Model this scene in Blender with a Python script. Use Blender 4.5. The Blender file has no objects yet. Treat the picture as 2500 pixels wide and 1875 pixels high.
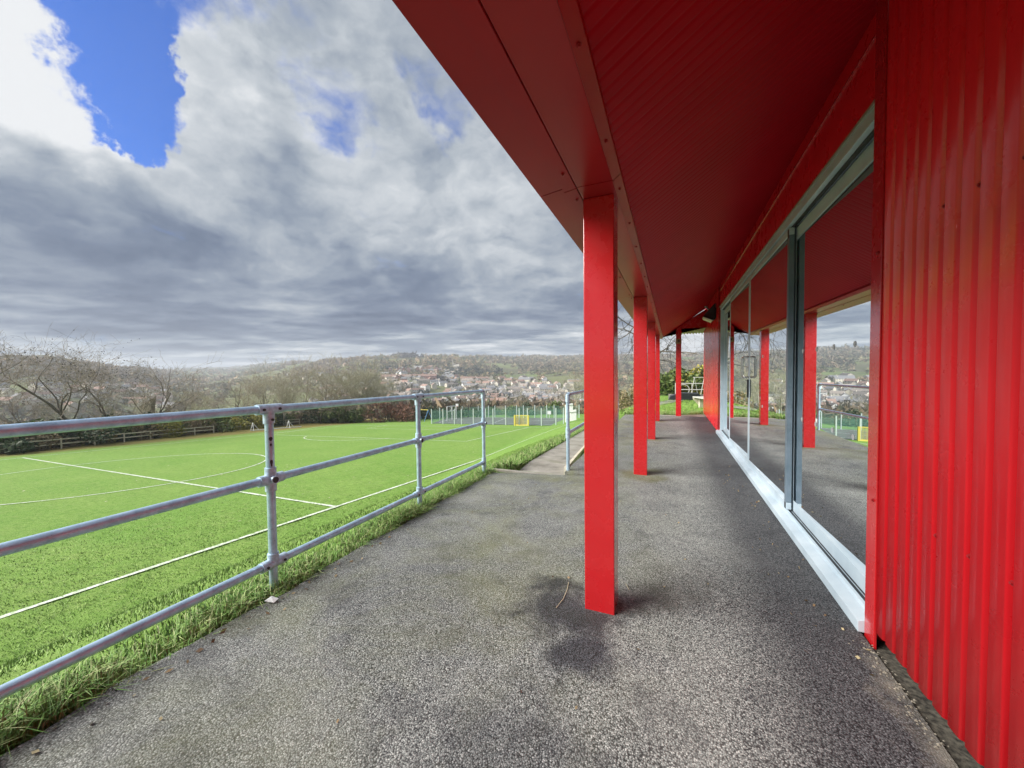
import bpy, math, random
import numpy as np
from mathutils import Vector, Matrix
rnd = random.Random(7)
rng = np.random.default_rng(11)
S = bpy.context.scene
COL = S.collection

# ------------------------------------------------------------------ camera
FPX, CH = 915.0, 1.35                       # focal length in px of a 2500 px wide frame, eye height
YAW, PITCH, ROLL = math.radians(23.04), math.radians(-1.8), 0.0105
_F = np.array([-math.sin(YAW)*math.cos(PITCH), math.cos(YAW)*math.cos(PITCH), math.sin(PITCH)])
_r = np.array([math.cos(YAW), math.sin(YAW), 0.0]); _u = np.cross(_r, _F)
CR = math.cos(ROLL)*_r - math.sin(ROLL)*_u
CU = math.sin(ROLL)*_r + math.cos(ROLL)*_u
cam_d = bpy.data.cameras.new('camera'); cam = bpy.data.objects.new('camera', cam_d); COL.objects.link(cam)
M = Matrix(((CR[0], CU[0], -_F[0], 0), (CR[1], CU[1], -_F[1], 0), (CR[2], CU[2], -_F[2], CH), (0, 0, 0, 1)))
cam.matrix_world = M
cam_d.sensor_width = 36; cam_d.lens = 36*FPX/2500; cam_d.clip_start = 0.05; cam_d.clip_end = 20000
S.camera = cam
def ray(x, y):
    return _F + CR*((x-1250)/FPX) + CU*((937.5-y)/FPX)
def bearing(x, y=905):
    d = ray(x, y); return math.degrees(math.atan2(-d[0], d[1]))

# ------------------------------------------------------------------ light, sky, exposure
EXPO = 2.6
SUN_AZ, SUN_EL = math.radians(238), math.radians(35)     # compass-like: direction the light comes from
EG = 2.0**EXPO
S.view_settings.view_transform = 'Standard'; S.view_settings.look = 'None'
S.view_settings.exposure = EXPO; S.view_settings.gamma = 1.0
S.view_settings.use_curve_mapping = False
sd = bpy.data.lights.new('sun', 'SUN'); sd.energy = 1.5; sd.angle = math.radians(42); sd.color = (1.0, 0.96, 0.9)
sun = bpy.data.objects.new('sun', sd); COL.objects.link(sun)
SD = Vector((math.sin(SUN_AZ)*math.cos(SUN_EL), math.cos(SUN_AZ)*math.cos(SUN_EL), math.sin(SUN_EL)))
sun.rotation_euler = SD.to_track_quat('Z', 'Y').to_euler()

world = bpy.data.worlds.new('World'); S.world = world; world.use_nodes = True
wt = world.node_tree; wt.nodes.clear()
class NB:
    """tiny node-building helper"""
    def __init__(s, t): s.t = t
    def n(s, typ, **kw):
        n = s.t.nodes.new(typ)
        for k, v in kw.items(): setattr(n, k, v)
        return n
    def link(s, a, b): s.t.links.new(a, b)
    def setin(s, sock, v):
        if isinstance(v, bpy.types.NodeSocket): s.link(v, sock)
        else: sock.default_value = v
    def math(s, op, a, b=0.0, c=None, clamp=False):
        n = s.n('ShaderNodeMath', operation=op, use_clamp=clamp)
        s.setin(n.inputs[0], a); s.setin(n.inputs[1], b)
        if c is not None: s.setin(n.inputs[2], c)
        return n.outputs[0]
    def vmath(s, op, a, b=(0, 0, 0)):
        n = s.n('ShaderNodeVectorMath', operation=op)
        s.setin(n.inputs[0], a); s.setin(n.inputs[1], b)
        return n.outputs['Value'] if op in ('DOT_PRODUCT', 'LENGTH') else n.outputs[0]
    def noise(s, vec, scale, detail=4, rough=0.5, dist=0.0, lac=2.0):
        n = s.n('ShaderNodeTexNoise'); 
        if vec is not None: s.link(vec, n.inputs['Vector'])
        n.inputs['Scale'].default_value = scale; n.inputs['Detail'].default_value = detail
        n.inputs['Roughness'].default_value = rough; n.inputs['Distortion'].default_value = dist
        n.inputs['Lacunarity'].default_value = lac
        return n
    def ramp(s, fac, stops, interp='LINEAR'):
        n = s.n('ShaderNodeValToRGB'); n.color_ramp.interpolation = interp
        el = n.color_ramp.elements
        while len(el) < len(stops): el.new(0.5)
        for e, (p, c) in zip(el, stops):
            e.position = p; e.color = (*c, 1) if len(c) == 3 else c
        s.link(fac, n.inputs[0]); return n.outputs[0]
    def mix(s, fac, a, b, blend='MIX'):
        n = s.n('ShaderNodeMix', data_type='RGBA', blend_type=blend)
        s.setin(n.inputs[0], fac)
        s.setin(n.inputs[6], a if isinstance(a, bpy.types.NodeSocket) else (*a, 1))
        s.setin(n.inputs[7], b if isinstance(b, bpy.types.NodeSocket) else (*b, 1))
        return n.outputs[2]
    def mapr(s, v, a, b, c=0.0, d=1.0, smooth=False):
        n = s.n('ShaderNodeMapRange'); n.clamp = True
        if smooth: n.interpolation_type = 'SMOOTHSTEP'
        s.setin(n.inputs[0], v)
        for i, q in enumerate((a, b, c, d)): n.inputs[1+i].default_value = q
        return n.outputs[0]

w = NB(wt)
tc = w.n('ShaderNodeTexCoord'); D = w.vmath('NORMALIZE', tc.outputs['Generated'])
sep = w.n('ShaderNodeSeparateXYZ'); w.link(D, sep.inputs[0])
zc = w.math('MAXIMUM', sep.outputs[2], 0.0)
def plane(off):
    den = w.math('ADD', zc, off)
    c_ = w.n('ShaderNodeCombineXYZ'); w.link(w.math('DIVIDE', sep.outputs[0], den), c_.inputs[0]); w.link(w.math('DIVIDE', sep.outputs[1], den), c_.inputs[1])
    return c_.outputs[0]
P = plane(0.34); PL = plane(0.07)
def warped(vec, sc, amt):
    wn_ = w.noise(vec, sc, 5, 0.6); v_ = w.vmath('SUBTRACT', wn_.outputs['Color'], (0.5, 0.5, 0.5))
    q_ = w.n('ShaderNodeVectorMath', operation='SCALE'); w.link(v_, q_.inputs[0]); q_.inputs['Scale'].default_value = amt
    return w.vmath('ADD', vec, q_.outputs[0])
P2 = warped(P, 1.6, 0.55)
n1 = w.noise(P2, 1.7, 9, 0.58).outputs[0]
n2 = w.noise(P2, 5.2, 9, 0.62).outputs[0]
mp = w.n('ShaderNodeMapping'); mp.inputs['Rotation'].default_value = (0, 0, -YAW); w.link(PL, mp.inputs[0])
mp2 = w.n('ShaderNodeMapping'); mp2.inputs['Scale'].default_value = (0.75, 1.0, 1.0); w.link(mp.outputs[0], mp2.inputs[0])
n3 = w.noise(warped(mp2.outputs[0], .8, .5), 0.95, 9, 0.60).outputs[0]
prof = w.ramp(zc, [(0.0, (0.72,)*3), (0.035, (0.68,)*3), (0.085, (0.46,)*3), (0.15, (0.40,)*3),
              (0.24, (0.44,)*3), (0.33, (0.50,)*3), (0.43, (0.58,)*3), (0.55, (0.58,)*3), (0.68, (0.54,)*3), (1.0, (0.55,)*3)], 'EASE')
a1 = w.math('MULTIPLY', w.math('SUBTRACT', n1, 0.5), 1.75)
a2 = w.math('MULTIPLY', w.math('SUBTRACT', n2, 0.5), 0.75)
lowm = w.mapr(zc, 0.26, 0.10, 0, 1)
a3 = w.math('MULTIPLY', w.math('MULTIPLY', w.math('SUBTRACT', n3, 0.5), 2.9), lowm)
hi = w.mapr(zc, 0.08, 0.24, 0.15, 1)
bri = w.math('ADD', w.math('ADD', prof, w.math('MULTIPLY', a1, hi)), w.math('ADD', w.math('MULTIPLY', a2, hi), a3))
_wn = w.noise(D, 3.2, 9, 0.62); _wv = w.vmath('SUBTRACT', _wn.outputs['Color'], (0.5, 0.5, 0.5))
_ws = w.n('ShaderNodeVectorMath', operation='SCALE'); w.link(_wv, _ws.inputs[0]); _ws.inputs['Scale'].default_value = 0.55
DW = w.vmath('NORMALIZE', w.vmath('ADD', D, _ws.outputs[0]))
def blob(x, y, wid, amp, src):
    d = ray(x, y); d = d/np.linalg.norm(d)
    dp = w.vmath('DOT_PRODUCT', DW, tuple(d))
    k = w.mapr(dp, math.cos(math.radians(wid)), 1.0, 0, amp, True)
    return w.math('ADD', src, k)
# brighter banks of cloud
for x, y, wd, a in ((20, 170, 9, .34), (480, 120, 8, .12), (130, 400, 18, .16), (960, 380, 14, .26), (1250, 420, 10, .18), (560, 330, 16, .10), (1330, 640, 8, .10), (1660, 810, 11, .42), (250, 300, 14, .12)):
    bri = blob(x, y, wd, a, bri)
for x, y, wd, a in ((620, 640, 20, -.14), (250, 650, 18, -.14), (1000, 700, 14, -.12), (560, 60, 8, -.14), (800, 120, 9, -.16)):
    bri = blob(x, y, wd, a, bri)
cl = w.ramp(bri, [(0.0, (0.09, 0.13, 0.22)), (0.25, (0.17, 0.22, 0.32)), (0.45, (0.29, 0.345, 0.43)), (0.62, (0.44, 0.49, 0.55)),
                  (0.82, (0.64, 0.68, 0.72)), (1.05 if False else 1.0, (0.88, 0.90, 0.92))])
clE = w.n('ShaderNodeVectorMath', operation='SCALE'); w.link(cl, clE.inputs[0]); clE.inputs['Scale'].default_value = 0.98/EG
sky = w.n('ShaderNodeTexSky', sky_type='NISHITA'); sky.sun_disc = False
sky.sun_elevation = SUN_EL; sky.sun_rotation = SUN_AZ; sky.air_density = 1.0; sky.dust_density = 0.4; sky.ozone_density = 2.5
skb = w.n('ShaderNodeVectorMath', operation='MULTIPLY'); w.link(sky.outputs[0], skb.inputs[0]); skb.inputs[1].default_value = (0.034*0.17, 0.034*0.38, 0.034*0.80)
# gaps of blue
hole = w.mapr(n1, 0.36, 0.26, 0, 0.10)
for x, y, wd, a in ((210, 10, 9, .85), (290, 115, 7.2, .80), (385, 205, 6.0, .62), (110, 90, 6, .5), (700, 20, 10, .22), (790, 250, 6, .42), (1100, 190, 6.5, .42), (100, -300, 14, .6), (600, -400, 14, .5)):
    hole = blob(x, y, wd, a, hole)
edge = w.math('MULTIPLY', w.math('SUBTRACT', n2, 0.5), 1.5)
hole = w.mapr(w.math('ADD', hole, w.math('ADD', edge, w.math('MULTIPLY', w.math('SUBTRACT', n1, .5), -1.7))), 0.24, 0.92, 0, 0.97, True)
mixs = w.n('ShaderNodeMix', data_type='RGBA'); w.link(hole, mixs.inputs[0]); w.link(clE.outputs[0], mixs.inputs[6]); w.link(skb.outputs[0], mixs.inputs[7])
bg = w.n('ShaderNodeBackground'); w.link(mixs.outputs[2], bg.inputs[0]); bg.inputs[1].default_value = 1.0
wo = w.n('ShaderNodeOutputWorld'); w.link(bg.outputs[0], wo.inputs[0])
S.render.engine = 'CYCLES'
S.cycles.max_bounces = 8; S.cycles.transparent_max_bounces = 12; S.cycles.volume_bounces = 0
S.cycles.use_denoising = True

# ------------------------------------------------------------------ materials
def mat(name, col=(0.5,)*3, rough=0.6, metal=0.0, spec=0.5, coat=0.0, fn=None, **kw):
    m = bpy.data.materials.new(name); m.use_nodes = True
    b = m.node_tree.nodes['Principled BSDF']
    b.inputs['Base Color'].default_value = (*col, 1); b.inputs['Roughness'].default_value = rough
    b.inputs['Metallic'].default_value = metal; b.inputs['Specular IOR Level'].default_value = spec
    b.inputs['Coat Weight'].default_value = coat
    for k, v in kw.items(): b.inputs[k].default_value = v
    if fn: fn(NB(m.node_tree), b)
    return m
def opos(k): return k.n('ShaderNodeTexCoord').outputs['Object']
def wpos(k): return k.n('ShaderNodeNewGeometry').outputs['Position']
def bump(k, b, h, strength, dist=0.01):
    n = k.n('ShaderNodeBump'); n.inputs['Strength'].default_value = strength; n.inputs['Distance'].default_value = dist
    k.link(h, n.inputs['Height']); k.link(n.outputs[0], b.inputs['Normal'])
def mottled(c1, c2, scale, rough=(0.4, 0.6), bs=0.0, bscale=None, detail=5, lo=.35, hi=.65, bd=0.005):
    def f(k, b):
        p = wpos(k); n = k.noise(p, scale, detail, 0.6).outputs[0]
        k.link(k.ramp(n, [(lo, c1), (hi, c2)]), b.inputs['Base Color'])
        k.link(k.mapr(n, .3, .7, *rough), b.inputs['Roughness'])
        if bs: bump(k, b, k.noise(p, bscale or scale*3, 4, 0.6).outputs[0], bs, bd)
    return f
def red_paint(k, b):
    p = wpos(k)
    n = k.noise(p, 1.7, 5, 0.6).outputs[0]; d = k.noise(p, 38, 3, 0.6).outputs[0]
    c = k.mix(k.mapr(n, .35, .7, 0, .55), (0.45, 0.008, 0.012), (0.50, 0.012, 0.016))
    c = k.mix(k.mapr(d, .66, .8, 0, .10), c, (0.30, 0.05, 0.04))
    k.link(c, b.inputs['Base Color'])
    k.link(k.mapr(k.noise(p, 9, 4, .6).outputs[0], .3, .7, .20, .33), b.inputs['Roughness'])
    b.inputs['Coat Weight'].default_value = .7; b.inputs['Coat IOR'].default_value = 1.5; b.inputs['Coat Roughness'].default_value = .10
    bump(k, b, k.noise(p, 200, 2, .5).outputs[0], 0.05, 0.0004)
RED = mat('red_gloss_paint', fn=red_paint, spec=0.55)
def red_sheet(k, b):
    p = wpos(k)
    n = k.noise(p, 2.3, 4, 0.6).outputs[0]
    sx = k.n('ShaderNodeMapping'); sx.inputs['Scale'].default_value = (14, 14, 0.8); k.link(p, sx.inputs[0])
    st = k.noise(sx.outputs[0], .6, 2, .5).outputs[0]
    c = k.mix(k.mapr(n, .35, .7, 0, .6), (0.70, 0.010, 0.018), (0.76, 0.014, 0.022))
    c = k.mix(k.mapr(st, .55, .80, 0, .10), c, (0.36, 0.030, 0.032))
    k.link(c, b.inputs['Base Color'])
    k.link(k.mapr(k.noise(p, 7, 4, .6).outputs[0], .3, .7, .24, .36), b.inputs['Roughness'])
    b.inputs['Coat Weight'].default_value = .38; b.inputs['Coat IOR'].default_value = 1.5; b.inputs['Coat Roughness'].default_value = .16
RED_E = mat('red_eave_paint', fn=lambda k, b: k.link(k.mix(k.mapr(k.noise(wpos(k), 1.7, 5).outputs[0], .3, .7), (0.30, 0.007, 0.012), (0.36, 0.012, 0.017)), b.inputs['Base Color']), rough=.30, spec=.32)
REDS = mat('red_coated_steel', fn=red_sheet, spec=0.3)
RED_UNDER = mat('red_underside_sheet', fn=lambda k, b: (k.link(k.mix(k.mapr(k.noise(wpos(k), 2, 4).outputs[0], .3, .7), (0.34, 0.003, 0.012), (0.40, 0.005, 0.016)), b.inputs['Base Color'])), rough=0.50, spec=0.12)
SCREW = mat('screw_head', (0.30, 0.014, 0.018), 0.3, 0.2)
def galv(k, b):
    p = wpos(k)
    v = k.n('ShaderNodeTexVoronoi'); v.inputs['Scale'].default_value = 120; k.link(p, v.inputs['Vector'])
    n = k.noise(p, 14, 5, .65).outputs[0]
    c = k.mix(k.mapr(n, .35, .68), (0.30, 0.45, 0.58), (0.54, 0.75, 0.92))
    c = k.mix(k.mapr(v.outputs['Distance'], 0, 1, 0, .25), c, (0.85, 0.88, 0.92))
    dk = k.noise(p, 30, 4, .7).outputs[0]
    c = k.mix(k.mapr(dk, .66, .74, 0, .6), c, (0.13, 0.13, 0.14))
    k.link(c, b.inputs['Base Color'])
    k.link(k.mapr(n, .3, .7, .48, .34), b.inputs['Roughness'])
    bump(k, b, k.noise(p, 300, 2, .6).outputs[0], 0.15, 0.0006)
GALV = mat('galvanised_steel', fn=galv, metal=0.6)
GALV_F = mat('cast_galvanised_fitting', fn=mottled((0.36, 0.47, 0.57), (0.56, 0.70, 0.83), 40, (.5, .38), .4, 180, bd=.001), metal=0.35)
BOLT = mat('bolt', (0.06, 0.06, 0.065), 0.5, 0.6)
ALU = mat('blue_grey_aluminium', fn=mottled((0.40, 0.50, 0.57), (0.52, 0.61, 0.67), 3, (.28, .40)), metal=0.15)
ALU_D = mat('slate_aluminium', fn=mottled((0.10, 0.15, 0.19), (0.15, 0.20, 0.25), 5, (.3, .42)), metal=0.15)
SEAL = mat('black_seal', (0.012, 0.013, 0.016), 0.5)
HANDLE = mat('satin_handle', (0.50, 0.50, 0.50), 0.25, 0.9)
def glassf(k, b):
    t = k.t; t.nodes.remove(b); out = t.nodes['Material Output']
    g = k.n('ShaderNodeBsdfGlossy'); g.inputs['Roughness'].default_value = 0.004; g.inputs['Color'].default_value = (0.93, 0.96, 0.97, 1)
    tr = k.n('ShaderNodeBsdfTransparent'); tr.inputs[0].default_value = (0.75, 0.80, 0.82, 1)
    fr = k.n('ShaderNodeFresnel'); fr.inputs['IOR'].default_value = 1.9
    bm = k.n('ShaderNodeBump'); bm.inputs['Strength'].default_value = 0.04; bm.inputs['Distance'].default_value = 0.004
    k.link(k.noise(wpos(k), 1.4, 1, .4).outputs[0], bm.inputs['Height'])
    k.link(bm.outputs[0], g.inputs['Normal'])
    mx = k.n('ShaderNodeMixShader'); k.link(k.mapr(fr.outputs[0], 0.0, 0.68, 0.08, 1.0), mx.inputs[0])
    k.link(tr.outputs[0], mx.inputs[1]); k.link(g.outputs[0], mx.inputs[2]); k.link(mx.outputs[0], out.inputs[0])
GLASS = mat('window_glass', fn=glassf)
INT_W = mat('interior_wall', (0.30, 0.31, 0.32), 0.8); INT_F = mat('interior_floor', (0.10, 0.105, 0.11), 0.5); INT_C = mat('interior_ceiling', (0.55, 0.56, 0.56), 0.8)
def asphalt(k, b):
    p = wpos(k)
    wn = k.noise(p, 60, 2, .5); 
    v = k.n('ShaderNodeTexVoronoi'); v.inputs['Scale'].default_value = 165; k.link(p, v.inputs['Vector'])
    v2 = k.n('ShaderNodeTexVoronoi'); v2.inputs['Scale'].default_value = 420; k.link(p, v2.inputs['Vector'])
    sp = k.n('ShaderNodeSeparateColor'); k.link(v.outputs['Color'], sp.inputs[0])
    sp2 = k.n('ShaderNodeSeparateColor'); k.link(v2.outputs['Color'], sp2.inputs[0])
    stone = k.ramp(sp.outputs[0], [(0.0, (0.095, 0.102, 0.100)), (0.5, (0.255, 0.270, 0.258)), (0.85, (0.46, 0.48, 0.455)), (0.97, (0.74, 0.76, 0.72))])
    stone = k.mix(.45, stone, k.ramp(sp2.outputs[1], [(0, (0.08, .086, .088)), (.8, (0.27, .285, .275)), (1, (0.52, .54, .52))]))
    gap = k.mapr(v.outputs['Distance'], 0.35, 0.75, 0, 1)
    c = k.mix(k.math('MULTIPLY', gap, .92), stone, (0.014, 0.014, 0.016))
    big = k.noise(p, 0.9, 6, .62, .4).outputs[0]; mid = k.noise(p, 3.6, 6, .65).outputs[0]
    c = k.mix(k.mapr(big, .48, .68, 0, .50), c, k.mix(.5, c, (0.42, 0.425, 0.385)))
    c = k.mix(k.mapr(mid, .50, .36, 0, .38), c, (0.035, 0.035, 0.042))
    s = k.n('ShaderNodeSeparateXYZ'); k.link(p, s.inputs[0])
    # moss: on the open, rained-on side and around the post feet
    my = k.noise(p, 1.3, 6, .7, .6).outputs[0]
    open_ = k.mapr(s.outputs[0], 0.2, -1.2, 0.0, 1.0)
    far_ = k.mapr(s.outputs[1], 1.0, 4.5, 0.45, 1.0)
    mo = k.math('MULTIPLY', k.math('MULTIPLY', k.mapr(my, .43, .66), open_), far_)
    c = k.mix(k.math('MULTIPLY', mo, .52), c, (0.19, 0.205, 0.075))
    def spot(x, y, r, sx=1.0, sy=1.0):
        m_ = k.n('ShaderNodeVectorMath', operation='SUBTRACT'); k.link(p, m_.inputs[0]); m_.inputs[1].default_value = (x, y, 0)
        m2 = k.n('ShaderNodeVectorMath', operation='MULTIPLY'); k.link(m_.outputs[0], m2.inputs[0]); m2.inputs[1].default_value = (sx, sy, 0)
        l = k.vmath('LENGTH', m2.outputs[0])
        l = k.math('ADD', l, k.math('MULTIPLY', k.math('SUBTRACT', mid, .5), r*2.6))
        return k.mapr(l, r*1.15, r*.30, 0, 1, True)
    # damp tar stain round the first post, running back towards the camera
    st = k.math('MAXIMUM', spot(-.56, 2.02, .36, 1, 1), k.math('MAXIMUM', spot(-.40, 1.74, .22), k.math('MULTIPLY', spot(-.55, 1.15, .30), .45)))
    for y0 in (5.1, 7.85, 10.75):
        q = spot(-.37, y0, .35); c = k.mix(k.math('MULTIPLY', q, .5), c, (0.11, .11, .03))
    mg = spot(-.85, 2.1, .55, 1, .8); c = k.mix(k.math('MULTIPLY', mg, .16), c, (0.16, 0.17, 0.06))
    mg = spot(-.15, 2.6, .40); c = k.mix(k.math('MULTIPLY', mg, .12), c, (0.13, .13, .05))
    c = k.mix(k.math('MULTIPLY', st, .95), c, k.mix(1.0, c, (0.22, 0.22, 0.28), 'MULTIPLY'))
    # canopy shade with some damp, painted dark along the foot of the wall
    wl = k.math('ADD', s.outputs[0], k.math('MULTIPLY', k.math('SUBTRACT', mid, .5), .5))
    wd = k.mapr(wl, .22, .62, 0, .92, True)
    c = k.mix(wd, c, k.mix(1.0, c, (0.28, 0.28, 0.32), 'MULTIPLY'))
    # pale dust strip against the sheets nearest the camera
    du = k.math('MULTIPLY', k.mapr(wl, .80, .92, 0, .55), k.mapr(s.outputs[1], 2.5, 2.1, 0, 1))
    c = k.mix(du, c, (0.24, .22, .18))
    k.link(c, b.inputs['Base Color']); b.inputs['Roughness'].default_value = .72; b.inputs['Specular IOR Level'].default_value = .35
    h = k.math('ADD', k.math('MULTIPLY', v.outputs['Distance'], -1.0), k.math('MULTIPLY', k.noise(p, 22, 4, .6).outputs[0], .5))
    bump(k, b, h, .55, 0.004)
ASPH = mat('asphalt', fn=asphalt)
def concrete(k, b):
    p = wpos(k); n = k.noise(p, 3, 7, .65).outputs[0]; n2_ = k.noise(p, 60, 3, .6).outputs[0]
    c = k.ramp(n, [(.3, (.15, .14, .115)), (.5, (.27, .255, .22)), (.72, (.38, .36, .32))])
    c = k.mix(k.mapr(k.noise(p, 1.1, 5, .7).outputs[0], .55, .7, 0, .5), c, (.16, .17, .06))
    c = k.mix(k.mapr(n2_, .6, .7, 0, .5), c, (.08, .075, .07))
    k.link(c, b.inputs['Base Color']); bump(k, b, n2_, .5, .004)
CONC = mat('weathered_concrete', fn=concrete, rough=.85)
TIMBER = mat('weathered_timber', fn=mottled((.46, .42, .32), (.66, .61, .48), 6, (.7, .85), .3, 40), rough=.8)
TIMB_W = mat('pale_painted_timber', (.46, .46, .42), .6)
WHITE = mat('white_paint', fn=mottled((.62, .64, .64), (.78, .79, .78), 5, (.45, .6)))
YELLOW = mat('yellow_paint', (.60, .50, .09), .45)
BLUEP = mat('blue_paint', (.12, .30, .62), .45)
DARKM = mat('dark_metal', (.03, .035, .04), .45, .3)
GREENW = mat('green_coated_wire', (.12, .28, .22), .5)
COURT = mat('court_tarmac', fn=mottled((.085, .08, .085), (.13, .125, .13), .5, (.8, .9)))
def linep(k, b):
    p = wpos(k); n = k.noise(p, 9, 5, .7).outputs[0]
    k.link(k.mix(k.mapr(n, .34, .56), (.20, .31, .10), (.66, .70, .62)), b.inputs['Base Color'])
LINE = mat('pitch_line_paint', fn=linep, rough=.9)
def grassf(far=False):
    def f(k, b):
        p = wpos(k)
        n1_ = k.noise(p, .18, 6, .6, .4).outputs[0]; n2_ = k.noise(p, 2.2, 6, .7).outputs[0]; n3_ = k.noise(p, 24, 5, .75).outputs[0]
        mp_ = k.n('ShaderNodeMapping'); mp_.inputs['Scale'].default_value = (2.6, 5.5, 3); k.link(p, mp_.inputs[0])
        n4_ = k.noise(mp_.outputs[0], 1.2, 6, .75).outputs[0]
        c = k.mix(k.mapr(n1_, .35, .65), (.155, .290, .050), (.210, .330, .072))
        c = k.mix(k.mapr(n2_, .5, .72, 0, .6), c, (.26, .32, .11))
        c = k.mix(k.mapr(n4_, .46, .60, 0, .55), c, (.085, .185, .024))
        c = k.mix(k.mapr(n3_, .50, .62, 0, .65), c, (.080, .165, .022))
        c = k.mix(k.mapr(n3_, .46, .34, 0, .6), c, (.31, .42, .15))
        # fallen leaves and worn earth towards the far hedge
        s = k.n('ShaderNodeSeparateXYZ'); k.link(p, s.inputs[0])
        e = k.math('ADD', s.outputs[0], k.math('MULTIPLY', k.math('SUBTRACT', n2_, .5), 5))
        c = k.mix(k.mapr(e, -59.5, -63.0, 0, .8), c, (.20, .135, .045))
        k.link(c, b.inputs['Base Color']); b.inputs['Roughness'].default_value = .9; b.inputs['Specular IOR Level'].default_value = .15
        bump(k, b, n3_, .9, .04)
    return f
GRASS_G = mat('mown_grass', fn=grassf())
def valley(k, b):
    p = wpos(k)
    v = k.n('ShaderNodeTexVoronoi'); v.inputs['Scale'].default_value = .0075; k.link(p, v.inputs['Vector'])
    sp = k.n('ShaderNodeSeparateColor'); k.link(v.outputs['Color'], sp.inputs[0])
    c = k.ramp(sp.outputs[0], [(0, (.10, .105, .05)), (.3, (.15, .17, .06)), (.5, (.17, .20, .075)), (.7, (.19, .165, .10)), (.85, (.14, .18, .06)), (1, (.22, .19, .10))], 'CONSTANT')
    n = k.noise(p, .02, 7, .65).outputs[0]
    c = k.mix(k.mapr(n, .45, .65, 0, .75), c, (.13, .115, .075))
    n = k.noise(p, .12, 6, .7).outputs[0]
    c = k.mix(k.mapr(n, .5, .65, 0, .5), c, (.07, .075, .04))
    k.link(c, b.inputs['Base Color'])
VALLEY = mat('valley_ground', fn=valley, rough=.95, spec=.1)
def leafm(name, cols, trans=.25, rough=.6, up=False):
    def f(k, b):
        gi = k.n('ShaderNodeNewGeometry').outputs['Random Per Island']
        st = [(i/(len(cols)-1), c) for i, c in enumerate(cols)]
        k.link(k.ramp(gi, st), b.inputs['Base Color'])
    m = mat(name, fn=f, rough=rough, spec=.25)
    if up:
        k = NB(m.node_tree); b = m.node_tree.nodes['Principled BSDF']
        nn = k.vmath('ADD', k.n('ShaderNodeNewGeometry').outputs['Normal'], (0, 0, 1.6)); k.link(k.vmath('NORMALIZE', nn), b.inputs['Normal'])
    return m
BLADE = leafm('grass_blade', [(.12, .25, .03), (.19, .35, .05), (.25, .41, .08), (.32, .45, .13), (.21, .38, .055)], up=True)
BLADE_L = leafm('long_grass_blade', [(.07, .17, .025), (.16, .32, .05), (.29, .42, .12), (.46, .47, .24), (.13, .29, .06), (.23, .38, .09)], up=True)
LV_GREEN = leafm('hedge_leaf_green', [(.045, .080, .026), (.095, .145, .038), (.15, .185, .05), (.07, .10, .03)])
LV_DARK = leafm('ivy_leaf_dark', [(.028, .052, .028), (.055, .09, .04), (.085, .11, .055), (.04, .07, .036)])
LV_YEL = leafm('hedge_leaf_yellow', [(.17, .19, .04), (.32, .31, .07), (.42, .36, .09), (.19, .21, .05)])
LV_BROWN = leafm('hedge_leaf_brown', [(.17, .135, .08), (.28, .21, .12), (.20, .18, .10), (.34, .25, .14)])
LV_RED = leafm('hedge_leaf_russet', [(.13, .06, .045), (.21, .10, .065), (.16, .08, .06)])
BARK = mat('grey_brown_bark', fn=mottled((.095, .08, .065), (.19, .165, .135), 8, (.8, .95)), spec=.2)
BARK_P = mat('pale_bark', fn=mottled((.24, .22, .18), (.40, .37, .31), 8, (.8, .95)), spec=.2)
TWIG = leafm('twig', [(.12, .10, .075), (.30, .25, .185), (.19, .155, .11), (.42, .36, .27), (.15, .125, .09)], rough=.9)
TWIG_P = leafm('pale_twig', [(.17, .15, .10), (.50, .47, .35), (.28, .26, .18), (.62, .59, .46), (.22, .20, .135)], rough=.9)
TWIG_N = mat('dark_twig', (.055, .048, .045), .8, spec=.2)
def woodm():
    cols = [(.125, .11, .075), (.16, .135, .105), (.10, .10, .06), (.055, .07, .038), (.18, .15, .12), (.12, .115, .07), (.155, .12, .085), (.085, .09, .05)]
    def f(k, b):
        a = k.n('ShaderNodeAttribute'); a.attribute_name = 'tint'
        k.link(a.outputs['Color'], b.inputs['Base Color'])
    return mat('woodland', fn=f, rough=.9, spec=.1), cols
WOOD, WOODC = woodm()

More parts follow.
